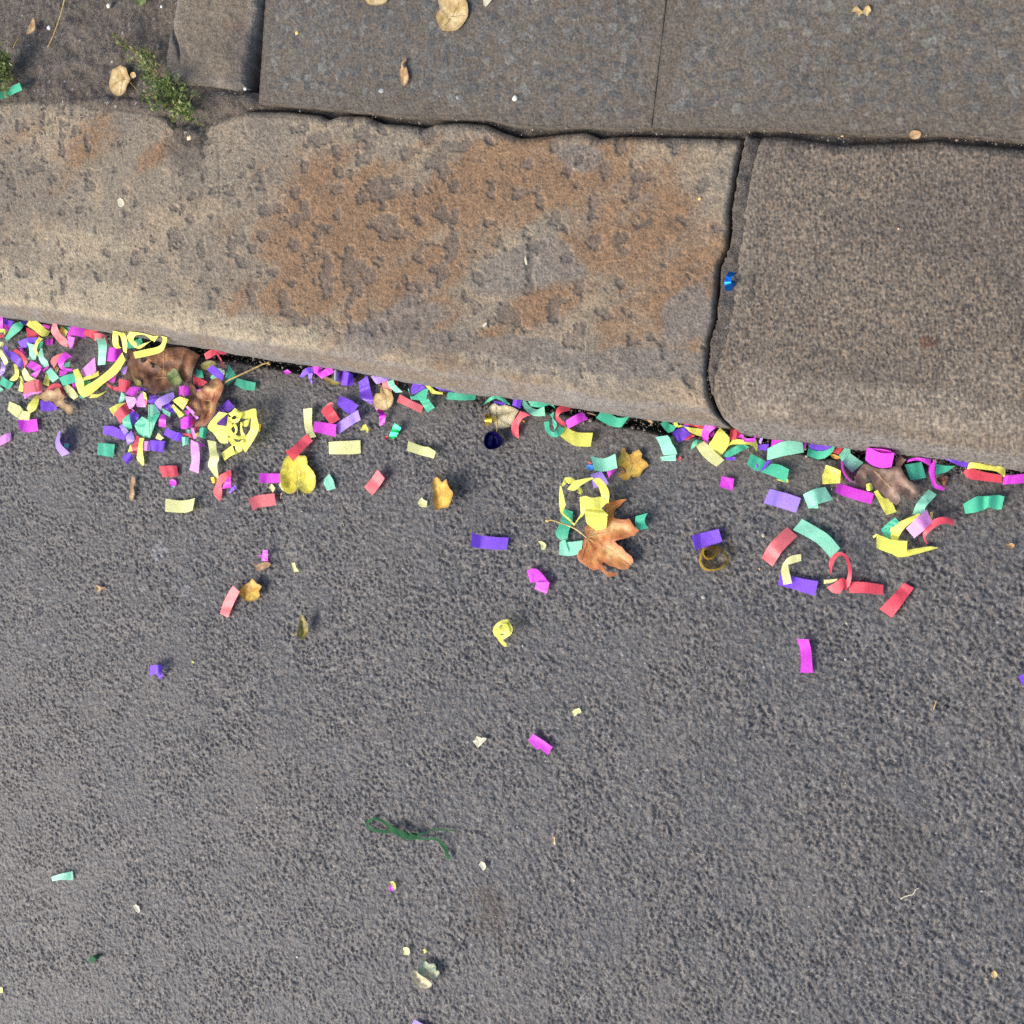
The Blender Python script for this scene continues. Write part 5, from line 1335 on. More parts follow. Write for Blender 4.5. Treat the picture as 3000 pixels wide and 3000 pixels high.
S('D', 'T', 'flat mint strip left of the maple leaf base', [(932, 1568, 927, 1692, 3), (1035, 1570, 1030, 1702, 4), (1149, 1556, 1135, 1682, 7)], [(950, 1555, 985, 1550, 5), (965, 1620, 1005, 1620, 5), (1000, 1697, 1030, 1697, 4)])
S('D', 'G', 'small green curl right of the maple leaf tip', [(1650, 1328, 1762, 1298, 14), (1643, 1375, 1735, 1355, 9), (1648, 1410, 1740, 1395, 6), (1667, 1462, 1773, 1442, 9)])
S('D', 'P', 'purple strip with curled left end alone on the road', [(108, 1478, 90, 1612, 12), (150, 1500, 142, 1625, 6), (200, 1510, 188, 1630, 3), (330, 1525, 300, 1642, 4), (452, 1530, 432, 1644, 3)])
CHIP('D', 'W', 'small cream chip right of the lone purple strip', [(727, 1565), (755, 1562), (795, 1580), (808, 1605), (790, 1645), (760, 1640), (755, 1600)])
CHIP('D', 'T', 'tiny mint tip under the small cream chip', [(755, 1632), (790, 1632), (775, 1652)], lift=.8)
S('a', 'M', 'magenta strip folded at a corner above the yellow coil', [(1150, 245, 1235, 540, 3), (1400, 225, 1390, 530, 4), (1690, 545, 1500, 525, 6)], [(1385, 525, 1690, 535, 6), (1335, 690, 1625, 805, 3)])

# ================================================================ right hand gutter
S('E', 'T', 'mint strip with a bent foot left of the big right heap', [(95, 485, 268, 460, 15), (135, 545, 305, 505, 14), (158, 600, 332, 575, 10), (188, 680, 380, 650, 7), (215, 745, 407, 727, 4)], [(163, 765, 385, 733, 4), (193, 820, 388, 825, 3)])
S('E', 'G', 'green strip bent in a V at the kerb left of purple square', [(250, 230, 168, 297, 14), (275, 280, 230, 380, 8), (305, 302, 285, 428, 6)], [(305, 302, 285, 428, 6), (402, 335, 345, 405, 12)])
S('E', 'G', 'small green strip end behind the yellow twist at the right heap', [(420, 212, 415, 275, 12), (460, 198, 440, 295, 13), (498, 205, 462, 312, 10)])
S('E', 'Y', 'yellow strip twisted to a point left of the magenta arch', [(355, 280, 412, 218, 15), (362, 320, 412, 300, 14), (405, 348, 440, 318, 12)], [(410, 348, 450, 310, 12), (510, 348, 535, 342, 11), (600, 425, 640, 355, 10), (745, 480, 775, 373, 7)])
S('E', 'R', 'red strip stretched along the kerb behind the magenta arch', [(478, 298, 560, 222, 13), (580, 320, 600, 258, 15), (680, 345, 690, 308, 15), (760, 372, 835, 268, 13)])
S('E', 'P', 'purple square strip with lilac left edge left of the yellow twist', [(328, 430, 418, 552, 9), (410, 370, 470, 545, 7), (510, 352, 600, 442, 7)])
S('E', 'P', 'small purple triangle between red kerb strip and yellow twist', [(478, 330, 490, 350, 8), (530, 288, 540, 348, 9), (582, 342, 575, 352, 7)])
S('E', 'R', 'dark red strip end under the purple square strip', [(488, 515, 532, 532, 3), (600, 440, 657, 470, 3)])
S('E', 'M', 'magenta strip standing as a tall arch in the right heap', [(758, 508, 842, 605, 5), (750, 440, 850, 470, 14), (790, 330, 872, 420, 20), (870, 245, 930, 370, 24), (942, 212, 1000, 310, 22), (1062, 352, 1066, 362, 8)])
S('E', 'M', 'dark magenta strip inside the tall magenta arch', [(868, 452, 880, 500, 6), (932, 385, 925, 452, 8)])
S('E', 'Y', 'olive yellow petal shaped strip leaning in the right heap', [(1005, 357, 1022, 362, 21), (950, 430, 1080, 420, 23), (900, 520, 1138, 490, 21), (855, 600, 1142, 560, 15), (930, 690, 1102, 652, 9), (1000, 757, 1018, 757, 5)])
S('E', 'W', 'cream yellow strip lying at the front of the right heap', [(782, 543, 663, 600, 9), (860, 610, 740, 720, 12), (960, 710, 840, 820, 10), (1073, 812, 960, 905, 4)])
S('E', 'G', 'thin green strip arching left of the cream front strip', [(588, 697, 602, 660, 5), (618, 578, 652, 622, 12), (680, 523, 692, 572, 13), (747, 545, 720, 552, 9)])
S('E', 'R', 'red square strip standing at the kerb right of the joint', [(1180, 308, 1133, 522, 15), (1260, 340, 1220, 520, 18), (1352, 380, 1290, 502, 14)])
S('E', 'Y', 'long yellow strip bowing right below the magenta torn piece', [(1080, 692, 1142, 590, 8), (1150, 600, 1180, 528, 14), (1290, 590, 1290, 518, 17), (1400, 592, 1400, 538, 16), (1480, 622, 1512, 522, 12), (1535, 695, 1547, 602, 5)])
S('E', 'G', 'dark green strip under the long yellow bowing strip', [(1050, 757, 1092, 700, 4), (1150, 765, 1180, 640, 5), (1300, 690, 1290, 588, 6), (1432, 627, 1345, 580, 5)])
CHIP('E', 'M', 'crinkled torn magenta piece lying on the long yellow bowing strip', [(1268, 490), (1290, 448), (1340, 450), (1352, 500), (1420, 507), (1490, 500), (1515, 428), (1533, 460), (1500, 557), (1350, 552), (1338, 512)], lift=19, curl=3)
S('E', 'P', 'dark purple strip in shade below the olive yellow petal', [(1085, 765, 1100, 812, 3), (1235, 768, 1215, 815, 3)])
S('F', 'L', 'thin lilac edge standing at the kerb left of the magenta box', [(108, 372, 140, 392, 8), (150, 268, 182, 270, 13)])
S('F', 'P', 'dark purple strip in shade left of the magenta box', [(98, 400, 110, 475, 5), (255, 388, 232, 482, 5)])
CHIP('E', 'R', 'tiny red shred beside the foot of the bent mint strip', [(408, 800), (430, 770), (440, 745), (455, 775), (473, 785), (440, 805), (425, 832)], lift=1.5)
CHIP('E', 'M', 'plain magenta square lying flat alone in the right gutter', [(1033, 1038), (1213, 1075), (1187, 1242), (1003, 1190)], lift=2.5, curl=.8)
S('F', 'M', 'magenta strip folded like a box behind the broad mint strip', [(300, 248, 280, 427, 9), (350, 268, 345, 402, 10)], [(350, 250, 348, 385, 10), (480, 275, 450, 360, 12), (632, 305, 560, 342, 10)])
S('F', 'M', 'small magenta curl at the right end of the broad mint strip', [(743, 343, 743, 457, 6), (775, 345, 770, 460, 11), (800, 375, 775, 440, 7)])
S('F', 'T', 'broad mint strip raised over the magenta box at the kerb', [(235, 455, 227, 622, 5), (350, 395, 350, 590, 10), (480, 350, 490, 555, 14), (723, 293, 747, 510, 13)])
S('E', 'G', 'long green strip lying under the broad mint strip', [(1445, 723, 1393, 872, 12), (1550, 770, 1485, 945, 8), (1675, 842, 1600, 977, 4)], [(1735, 860, 1590, 980, 3), (1865, 880, 1760, 1040, 5), (1990, 945, 1946, 1130, 8)])
S('F', 'P', 'slim purple strip folded across the long green strip', [(212, 638, 145, 765, 7), (305, 612, 175, 765, 7)], [(28, 640, 45, 640, 8), (80, 720, 100, 710, 7), (125, 782, 140, 775, 5)])
S('F', 'Y', 'yellow strip edge showing under the long green strip', [(355, 888, 375, 905, 2), (450, 890, 450, 925, 2), (520, 880, 535, 935, 2)])
S('F', 'P', 'purple strip lining the trough against the kerb', [(835, 358, 830, 452, 10), (960, 350, 960, 482, 10), (1195, 390, 1080, 472, 14)])
S('F', 'G', 'green strip forming the trough front at the kerb', [(815, 420, 795, 552, 9), (830, 455, 820, 565, 6), (950, 490, 955, 608, 4), (1080, 470, 1080, 570, 8), (1200, 388, 1165, 492, 14)])
S('F', 'R', 'dull red strip between the green trough and green zigzag', [(1215, 393, 1148, 512, 9), (1332, 405, 1245, 537, 9)])
S('F', 'T', 'green zigzag strip left of the brown oak leaf', [(1362, 403, 1243, 545, 14), (1405, 465, 1255, 580, 13), (1405, 525, 1290, 642, 11)], [(1405, 520, 1265, 600, 11), (1500, 590, 1340, 702, 9), (1592, 655, 1430, 800, 3)])
LEAFO('F', 'ochre', 'small orange leaf tip under the green zigzag', [(1118, 540), (1160, 530), (1230, 555), (1265, 590), (1220, 605), (1150, 585)], lift=3, curl=2, name='leaf_scrap')
CHIP('F', 'Y', 'yellow kite shaped paper left of the brown oak leaf', [(1060, 683), (1165, 722), (1273, 770), (1268, 860), (1263, 945), (1140, 952), (1013, 960), (1012, 830), (1030, 790)], lift=4, curl=3)
RING('F', 'M', 'thin magenta strip standing in a curve beside the yellow kite', [(1290, 640), (1300, 740), (1350, 850), (1420, 920), (1500, 940)], 0, 17)
S('F', 'M', 'long magenta strip slanting below the oak leaf left lobe', [(1233, 943, 1192, 1072, 9), (1300, 965, 1270, 1110, 4), (1450, 1010, 1420, 1162, 3), (1742, 1090, 1702, 1245, 4)])
S('G', 'M', 'wide magenta strip curled upright above the oak leaf', [(160, 202, 135, 378, 34, 14), (240, 270, 220, 440, 33, 12), (350, 302, 330, 468, 33, 12), (465, 298, 432, 458, 35, 15)], [(468, 300, 466, 312, 34, 20), (400, 268, 400, 310, 35, 18), (300, 232, 310, 285, 36, 18), (175, 198, 200, 245, 34, 18)])
S('F', 'L', 'lilac purple strip lying flat left of the small green strip', [(267, 1023, 176, 1227, 7), (400, 1060, 310, 1265, 4), (500, 1085, 420, 1295, 3), (710, 1158, 636, 1367, 4)])
S('F', 'T', 'green strip with folded flap between purple strip and long magenta strip', [(736, 1105, 815, 1304, 6), (890, 1030, 950, 1242, 9), (1050, 998, 1162, 1180, 4)], [(830, 1270, 835, 1300, 4), (950, 1225, 952, 1302, 3)])
LEAFO('G', 'oak', 'brown oak leaf with holes lying by the kerb', [(10, 570), (35, 540), (60, 490), (110, 420), (180, 430), (270, 480), (400, 480), (470, 440), (470, 360), (530, 328), (602, 380), (540, 460), (560, 510), (630, 612), (700, 662), (747, 742), (740, 780), (700, 792), (660, 842), (610, 822), (570, 760), (520, 750), (540, 832), (490, 887), (420, 852),
      (390, 822), (340, 772), (260, 702), (220, 622), (190, 540), (150, 540), (130, 622), (150, 690), (90, 692), (30, 642)], lift=5, curl=7, smooth=-2, step=22, noise=2.4, veins=([(200, 450), (330, 600), (450, 700), (700, 770)],), stemmat=STEMD)
S('G', 'Y', 'yellow strip running out from under the oak leaf', [(272, 712, 228, 740, 3), (335, 800, 290, 850, 2.5), (420, 830, 330, 930, 3), (490, 965, 375, 1002, 2)])
S('G', 'Y', 'small yellow crumpled bit in the hole of the oak leaf', [(138, 655, 150, 722, 6), (175, 640, 180, 728, 8), (214, 640, 218, 712, 5)])
S('G', 'G', 'green square strip right of the oak leaf at the kerb', [(583, 430, 648, 607, 9), (680, 415, 740, 595, 6), (772, 400, 827, 577, 4)])
S('G', 'M', 'narrow magenta strip wriggling on edge right of green square', [(608, 402, 622, 372, 12), (690, 385, 690, 352, 15), (760, 390, 770, 352, 15), (870, 445, 882, 370, 13)], [(860, 442, 935, 362, 13), (853, 500, 922, 455, 14), (878, 600, 922, 592, 11), (918, 692, 955, 660, 8), (1022, 725, 1043, 678, 3)])
S('G', 'G', 'dark green triangular strip in the kerb shade right of magenta wriggle', [(930, 418, 928, 547, 8), (1040, 440, 1000, 530, 6), (1155, 445, 1060, 512, 5)])
S('G', 'P', 'long purple strip leaning along the kerb at the right', [(890, 273, 872, 312, 16), (1010, 292, 1040, 368, 18), (1150, 355, 1150, 422, 18), (1355, 390, 1265, 465, 15)])
S('G', 'Y', 'yellow strip arched over the red strip by the right edge', [(1288, 475, 1308, 482, 15), (1330, 403, 1345, 470, 19), (1500, 403, 1490, 488, 20), (1640, 422, 1610, 505, 19), (1715, 472, 1670, 540, 16), (1717, 565, 1695, 570, 9)])
S('G', 'R', 'red strip with a pointed left end under the yellow arch', [(1240, 518, 1252, 527, 6), (1310, 470, 1312, 590, 9), (1480, 512, 1480, 614, 8), (1682, 548, 1685, 640, 8)])
S('G', 'M', 'magenta strip cut by the right picture edge at the kerb', [(1705, 553, 1690, 657, 8), (1800, 548, 1800, 648, 9), (2000, 525, 2000, 635, 7)])
S('G', 'G', 'crinkled green strip lying alone near the right edge', [(1243, 875, 1268, 987, 4), (1390, 793, 1400, 967, 7), (1480, 788, 1480, 940, 4), (1540, 783, 1530, 915, 8), (1640, 775, 1620, 938, 4), (1710, 790, 1680, 935, 5)])
S('G', 'T', 'green curved strip above the yellow box cluster', [(852, 710, 945, 768, 4), (780, 790, 880, 842, 8), (710, 880, 822, 905, 10), (668, 993, 800, 995, 4)])
S('G', 'G', 'green strip folded in an L left of the yellow slant', [(472, 1028, 527, 1085, 14), (390, 1090, 460, 1130, 13), (313, 1165, 400, 1157, 11)], [(313, 1170, 402, 1143, 11), (388, 1272, 467, 1240, 6)])
S('G', 'Y', 'yellow streamer folded like a box below the oak leaf', [(740, 983, 772, 1010, 14), (560, 1060, 622, 1110, 14), (418, 1150, 542, 1200, 10), (430, 1292, 500, 1292, 5)], [(262, 1213, 263, 1372, 15), (330, 1240, 320, 1400, 14), (450, 1285, 440, 1440, 13), (612, 1293, 602, 1452, 13)],
  [(440, 1445, 500, 1480, 8), (620, 1395, 622, 1465, 7), (850, 1358, 860, 1402, 5), (962, 1368, 950, 1377, 3)], [(218, 1240, 230, 1262, 10), (268, 1210, 262, 1240, 13)], name='paper_streamer')
S('G', 'Y', 'thin yellow strip end behind the magenta arch over the box', [(868, 970, 902, 960, 12), (872, 1060, 892, 1060, 10), (840, 1145, 872, 1142, 6)])
S('G', 'K', 'magenta strip arched over the yellow box streamer', [(832, 938, 893, 1082, 18), (720, 1030, 800, 1172, 22), (597, 1152, 690, 1262, 13)])
S('G', 'R', 'red strip curled in a hook right of the yellow box', [(1130, 1050, 1147, 1117, 14), (1010, 1022, 1022, 1098, 19), (890, 1065, 922, 1142, 18), (788, 1210, 818, 1242, 11), (828, 1335, 840, 1322, 4)])
LEAFO('G', 'tan', 'small tan leaf crumb on bare road at the right', [(1718, 1342), (1760, 1325), (1800, 1320), (1830, 1350), (1795, 1375), (1740, 1372)], lift=2, curl=2, name='leaf_scrap')
LEAFO('G', 'brown', 'brown leaf sliver right of the magenta wriggle', [(940, 590), (1000, 560), (1075, 570), (1040, 650), (1030, 690), (985, 650)], lift=3, curl=3, name='leaf_scrap')

# ================================================================ right road
S('H', 'P', 'purple strip with pale left end above the amber film ring', [(62, 290, 90, 392, 9), (110, 275, 125, 380, 5), (140, 268, 155, 370, 4), (254, 240, 282, 330, 6)])
cup = S('H', 'fA', 'amber transparent film curled into two rings', hoop(218, 452, 108, 90, .84, 1, 9, ph=1), name='foil_curl', cat='foil curl', group=CURLG, sub=2)
inner = S('H', 'fA', None, hoop(188, 410, 58, 50, .70, 2, 10, ph=2), name='inner_turn', sub=2)
inner.parent = cup; inner.location = Vector(inner.location) - Vector(cup.location)
for k in ('group', 'category'): del inner[k]
S('H', 'S', 'creased red strip left of the long mint arc', [(738, 226, 812, 290, 4), (640, 320, 712, 392, 8), (600, 370, 675, 445, 6), (558, 447, 636, 507, 3)])
S('H', 'T', 'long mint strip bowed beside the creased red strip', [(845, 170, 780, 247, 6), (960, 235, 900, 310, 3), (1040, 290, 970, 360, 6), (1115, 378, 1048, 447, 4)])
S('H', 'W', 'cream yellow strip curled upright on a purple strip', [(837, 418, 839, 467, 15), (750, 440, 762, 490, 17), (698, 520, 747, 500, 12), (713, 637, 773, 625, 6)])
S('H', 'P', 'purple strip lying flat under the cream yellow curl', [(697, 553, 673, 637, 3), (830, 588, 800, 672, 3), (960, 612, 932, 714, 7)])
S('H', 'R', 'red strip looped upright with a crumpled foot', [(1040, 560, 1052, 560, 8), (1037, 470, 1068, 480, 14), (1090, 407, 1110, 428, 16), (1165, 432, 1150, 455, 16), (1197, 540, 1172, 540, 13), (1185, 630, 1158, 600, 8), (1150, 675, 1138, 640, 5)],
  [(1018, 655, 1060, 692, 4), (1070, 625, 1110, 697, 7), (1130, 588, 1140, 660, 9), (1185, 630, 1160, 680, 4)])
S('H', 'W', 'tiny cream strip end left of the red loop foot', [(998, 600, 998, 630, 3), (1050, 598, 1050, 622, 4), (1095, 592, 1090, 605, 6)])
S('H', 'R', 'straight red strip pointing right from the red loop', [(1179, 613, 1177, 694, 3), (1300, 618, 1300, 696, 6), (1422, 637, 1416, 709, 3)])
S('H', 'R', 'red strip creased across the middle right of the straight one', [(1566, 620, 1637, 660, 3), (1520, 675, 1590, 720, 4), (1480, 717, 1555, 772, 6), (1393, 807, 1480, 869, 3)])
S('H', 'M', 'single magenta strip standing vertical on the bare right road', [(808, 1021, 890, 1021, 8), (830, 1090, 908, 1090, 3), (836, 1180, 916, 1180, 3), (831, 1257, 922, 1259, 3)])
PEBBLE('H', 'beige pebble left of the creased red strip', 575, 285, 17, (.40, .34, .26))
PEBBLE('H', 'small light grey pebble left of the vertical magenta strip', 152, 722, 14, (.30, .31, .30))
PEBBLE('H', 'tiny orange pebble below the amber film ring', 548, 522, 8, (.45, .26, .12))
CHIP('H', 'C', 'tiny cream speck above the vertical magenta strip', [(1150, 908), (1160, 903), (1165, 914), (1155, 918)], lift=.8)
CHIP('P', 'P', 'purple scrap cut by the right picture edge', [(2983, 1983), (3000, 1974), (3020, 1985), (3012, 2012), (2998, 2010)], lift=3)
tag(tube('X', [(695, 735), (675, 800), (655, 862)], (2, 3, 2), .0009, 'twig', STEM), 'short straw coloured stick on the lower right road', 'twig', 'thin dry stalks')
PEBBLE('X', 'black glossy pebble right of the short straw stick', 832, 825, 34, (.012, .012, .016))
tag(tube('Q', [(1060, 1047), (1090, 1030), (1145, 1015), (1165, 985), (1190, 968)], (1.2, 2, 1.5), .0006, 'thread', PAPER['C']), 'pale thread lying on the lower right road', 'thread')
LEAFO('Q', 'straw', 'tiny straw coloured leaf crumb in the lower right corner', [(1700, 1570), (1725, 1555), (1745, 1585), (1728, 1610), (1705, 1600)], lift=1.5, curl=1.5, name='leaf_scrap')

# ================================================================ open road
S('L', 'M', 'tiny magenta paper bit standing above the tan wing sliver', [(1488, 600, 1516, 602, 7), (1485, 630, 1516, 632, 5), (1480, 662, 1517, 666, 2)], [(1460, 632, 1465, 640, 3), (1488, 628, 1488, 642, 3)])
LEAFO('L', 'tan', 'tan wing shaped leaf sliver under the tiny magenta bit', [(1413, 672), (1450, 685), (1500, 668), (1533, 680), (1515, 700), (1465, 720), (1440, 695)], lift=2, curl=3, name='leaf_scrap')
CHIP('L', 'W', 'pale yellow torn chip right of the tan wing sliver', [(1650, 675), (1668, 672), (1675, 700), (1693, 722), (1665, 727), (1655, 700)])
S('L', 'S', 'red strip bending away from the orange leaf on open road', [(1318, 803, 1357, 838, 14), (1285, 855, 1335, 880, 8), (1260, 910, 1312, 930, 4), (1244, 962, 1292, 985, 2)])
LEAFO('L', 'ochre', 'curled orange leaf beside the bending red strip', [(1350, 837), (1380, 800), (1412, 783), (1430, 765), (1452, 790), (1482, 808), (1466, 832), (1471, 862), (1435, 892), (1390, 887), (1368, 862)], lift=3, curl=6, smooth=2, stem=[(1440, 790), (1432, 770), (1428, 762)], stem_h=(8, 6, 4), stem_r=.0006)
LEAFO('L', 'tan', 'small tan triangular leaf crumb in the left road', [(538, 798), (565, 808), (598, 815), (570, 830), (552, 838)], lift=1.5, curl=2, name='leaf_scrap')
LEAFO('L', 'olive', 'green and brown rolled leaf bud with a small stalk', [(1705, 962), (1722, 985), (1735, 1010), (1746, 1050), (1735, 1087), (1712, 1107), (1680, 1087), (1688, 1045), (1695, 1000)], lift=4, curl=8, smooth=2, stem=[(1685, 1075), (1665, 1082), (1645, 1076)], stem_h=(6, 4, 3), stem_r=.0008)
S('L', 'P', 'small purple paper curl alone in the left road', [(848, 1258, 848, 1314, 5), (868, 1252, 868, 1308, 11), (895, 1252, 895, 1300, 14), (920, 1256, 914, 1308, 9)], [(885, 1303, 920, 1300, 9), (903, 1335, 923, 1322, 2)])
CHIP('L', 'Y', 'lime yellow speck right of the small purple curl', [(1082, 1228), (1095, 1232), (1098, 1242), (1086, 1243)], lift=.8)
COUNT[0] += 1
S('a', 'Y', 'yellow streamer rolled into a tight coil with a tail', [(700, 1410, 720, 1530, 14), (810, 1580, 700, 1560, 15), (810, 1700, 750, 1650, 14), (750, 1790, 690, 1720, 13), (590, 1880, 560, 1790, 9)],
  [(350, 1700, 480, 1720, 12), (372, 1590, 500, 1580, 15), (490, 1460, 560, 1530, 16), (640, 1408, 620, 1490, 16), (720, 1415, 700, 1500, 15)],
  [(350, 1690, 500, 1700, 11), (390, 1790, 520, 1760, 10), (455, 1850, 580, 1800, 7), (500, 1930, 600, 1900, 5), (600, 2030, 650, 1960, 3), (690, 2060, 690, 2020, 2)],
  [(560, 1510, 690, 1500, 17), (600, 1650, 740, 1640, 18), (620, 1780, 740, 1760, 15)], [(390, 1600, 590, 1560, 13), (400, 1680, 590, 1670, 15), (460, 1760, 610, 1740, 12)], name='paper_streamer')
CHIP('O', 'M', 'magenta strip with a torn lower edge in the middle road', [(630, 362), (700, 405), (770, 455), (735, 513), (680, 463), (672, 475), (655, 470), (597, 410)], lift=2.5, curl=1.2)
CHIP('O', 'W', 'small pale yellow square chip right of the middle road', [(907, 205), (925, 188), (960, 178), (976, 210), (945, 222), (925, 240)])
CHIP('O', 'C', 'ragged cream flake left of the torn magenta strip', [(203, 415), (225, 405), (232, 378), (265, 390), (290, 388), (306, 397), (285, 420), (262, 440), (243, 462)], lift=2, curl=2)
LEAFO('O', 'straw', 'tiny upright straw crumb right of the green tinsel', [(770, 1092), (785, 1095), (788, 1120), (790, 1145), (775, 1150), (770, 1120)], lift=1.5, curl=1.5, name='leaf_scrap')
CHIP('N', 'C', 'cream half moon chip right of the green tinsel', [(1553, 905), (1585, 860), (1622, 880), (1640, 920), (1630, 950), (1605, 970), (1580, 935)], lift=1.5)
CHIP('N', 'Y', 'crescent yellow upper half of the two coloured dot', [(548, 1092), (585, 1090), (615, 1125), (620, 1165), (605, 1190), (582, 1150)], lift=1.6)
CHIP('N', 'M', 'magenta lower half of the two coloured dot', [(552, 1120), (580, 1150), (603, 1192), (570, 1205), (530, 1180), (555, 1155)], lift=1.2)
CHIP('N', 'W', 'cream square chip above the folded sage leaf', [(697, 1845), (735, 1832), (768, 1850), (775, 1890), (765, 1925), (705, 1922), (708, 1880)], lift=1.5)
CHIP('N', 'Y', 'tiny gold yellow bit right of the cream square chip', [(915, 1862), (940, 1855), (968, 1890), (940, 1905)], lift=1)
CHIP('M', 'C', 'cream teardrop chip on the lower left road', [(940, 1095), (960, 1085), (985, 1102), (990, 1140), (975, 1148), (958, 1128)], lift=1.2)
S('M', 'T', 'narrow mint strip alone on the lower left road', [(362, 890, 370, 922, 2), (430, 868, 440, 912, 4), (480, 858, 490, 916, 3), (513, 850, 521, 908, 2)])
S('M', 'fT', 'dark green foil bit on the lower left road', [(690, 1440, 700, 1465, 2), (655, 1450, 675, 1480, 6), (620, 1480, 650, 1508, 3)], name='foil_scrap')
CHIP('M', 'fO', 'orange speck cut by the left picture edge low down', [(-10, 1672), (15, 1680), (18, 1705), (-10, 1712)], name='foil_scrap')
S('N', 'fT', 'dark green tinsel strand looped and twisted on the road', [(597, 476, 553, 504, 2), (473, 392, 452, 413, 4), (380, 368, 380, 396, 5), (307, 391, 328, 416, 4), (280, 439, 310, 446, 3), (300, 493, 330, 475, 3), (398, 533, 412, 500, 3), (519, 546, 526, 509, 3), (600, 527, 600, 483, 4)],
  [(542, 467, 563, 518, 5), (627, 486, 583, 544, 7), (731, 531, 659, 589, 6), (807, 555, 763, 618, 8), (887, 583, 843, 615, 5), (960, 602, 960, 623, 4), (1050, 590, 1050, 620, 5), (1113, 616, 1092, 644, 5), (1176, 676, 1139, 704, 6), (1212, 739, 1168, 746, 5), (1217, 789, 1173, 796, 4), (1246, 833, 1209, 844, 2)],
  [(702, 538, 688, 582, 8), (798, 582, 812, 538, 5), (880, 563, 880, 545, 4), (961, 553, 954, 535, 3), (1040, 510, 1040, 496, 3), (1140, 515, 1140, 495, 3), (1230, 520, 1230, 506, 2), (1300, 525, 1300, 517, 2)], [(591, 486, 649, 574, 9), (696, 516, 724, 604, 8), (830, 597, 830, 553, 6)], name='tinsel', cat='tinsel', group='green tinsel')
LEAFO('W', 'sage', 'scalloped sage green leaf rolled over along its lower half', [(1085, 735), (1095, 660), (1110, 600), (1142, 560), (1200, 563), (1250, 597), (1312, 590), (1342, 640), (1337, 690), (1372, 688), (1387, 740), (1340, 802), (1290, 832), (1240, 802), (1150, 772)], lift=3, curl=5, smooth=2,
      veins=([(1240, 800), (1240, 720), (1200, 620)], [(1240, 800), (1290, 720), (1310, 640)], [(1240, 800), (1180, 720), (1130, 660)]))
LEAFO('W', 'pale', 'rolled pinkish lower half of the scalloped sage leaf', [(1008, 700), (1060, 690), (1100, 740), (1190, 800), (1282, 880), (1250, 932), (1180, 947), (1090, 920), (1040, 872), (1018, 830), (1025, 760)], lift=7, curl=5, smooth=2, name='leaf_scrap')
S('W', 'L', 'lilac strip cut by the bottom picture edge', [(1030, 1383, 960, 1560, 3), (1180, 1465, 1110, 1640, 4), (1330, 1560, 1240, 1720, 3)])

# ================================================================ on the kerb and pavement
ZK = HK + .0015
S('d', 'fB', 'shiny blue foil curl in the joint between kerb stones', [(890, 545, 1260, 640, 4), (800, 720, 1060, 850, 10), (720, 900, 1010, 980, 14), (688, 1100, 988, 1100, 14), (700, 1350, 1000, 1330, 8), (740, 1510, 990, 1490, 1)], [(1000, 990, 1060, 960, 13, 4), (1000, 1150, 1230, 1100, 13, 3), (1000, 1400, 1090, 1420, 8, 3)], base=HK - .004, kerb=False, name='foil_curl', cat='foil curl', group='curled shiny foil pieces')
S('I', 'G', 'green paper strip curled on the earth by the left weeds', [(-20, 650, 5, 700, 8), (40, 650, 50, 690, 3), (80, 612, 88, 668, 4), (138, 585, 157, 637, 11)], base=HK + .003, kerb=False)
LEAFO('I', 'straw', 'pale wrinkled leaf on the earth by the weed tuft', [(792, 492), (820, 478), (850, 462), (890, 480), (905, 515), (922, 560), (900, 600), (890, 640), (865, 672), (835, 682), (800, 660), (775, 632), (772, 580), (785, 530)], lift=4, curl=2.6, smooth=-2, base=HK, veins=([(910, 570), (850, 570), (785, 610)], [(870, 570), (840, 500)], [(860, 570), (850, 660)]), stem=[(915, 575), (950, 615), (988, 665)], stem_h=(5, 5, 3), stem_r=.0006, stemmat=STEMD)
LEAFO('I', 'straw', 'tiny pale leaf crumb right of the pale wrinkled leaf', [(925, 515), (950, 510), (962, 540), (940, 555), (922, 545)], lift=4, curl=1.5, base=HK, name='leaf_scrap')
LEAFO('I', 'tan', 'small tan leaf crumb in the upper left earth', [(185, 235), (215, 160), (235, 128), (250, 175), (245, 215), (210, 240)], lift=4, curl=2, base=HK, name='leaf_scrap')
tag(tube('I', [(462, -20), (435, 90), (405, 180), (370, 270), (338, 335)], (8, 9, 8, 6, 4), .0013, 'straw', STEM, base=HK), 'long curved straw lying on the earth at upper left', 'straw', 'thin dry stalks')
tag(tube('I', [(135, 268), (110, 305), (92, 338)], (4, 5, 4), .0012, 'straw', STEM, base=HK), 'short broken straw above the left weeds', 'straw', 'thin dry stalks')
PEBBLE('I', 'white pebble beside the long curved straw', 352, 198, 13, (.75, .74, .70), base=HK + .001)
PEBBLE('I', 'white pebble near the sett at the top edge', 1146, 48, 9, (.75, .74, .70), base=HK + .001)
PEBBLE('I', 'cream pebble at the top edge between straw and sett', 772, 42, 12, (.60, .58, .45), base=HK + .001)
PEBBLE('I', 'pale pebble at the lower right corner of the sett', 1738, 630, 12, (.62, .62, .64), base=HK + .001)
PEBBLE('I', 'cream yellow flake pebble in the worn kerb notch', 1342, 972, 18, (.72, .55, .30), base=HK + .002, flat=.3)
PEBBLE('J', 'white pebble on the paving slab below the winged seed', 1000, 515, 14, (.30, .30, .29), base=ZS, flat=.25)
PEBBLE('J', 'faint grey white pebble on the slab right of the winged seed', 1432, 552, 12, (.26, .26, .26), base=ZS, flat=.2)
PEBBLE('J', 'cream pebble on the slab near the kerb crack', 1757, 557, 12, (.78, .72, .58), base=ZS)
PEBBLE('J', 'tiny golden pebble on the slab near the sett', 525, 188, 10, (.75, .48, .14), base=ZS)
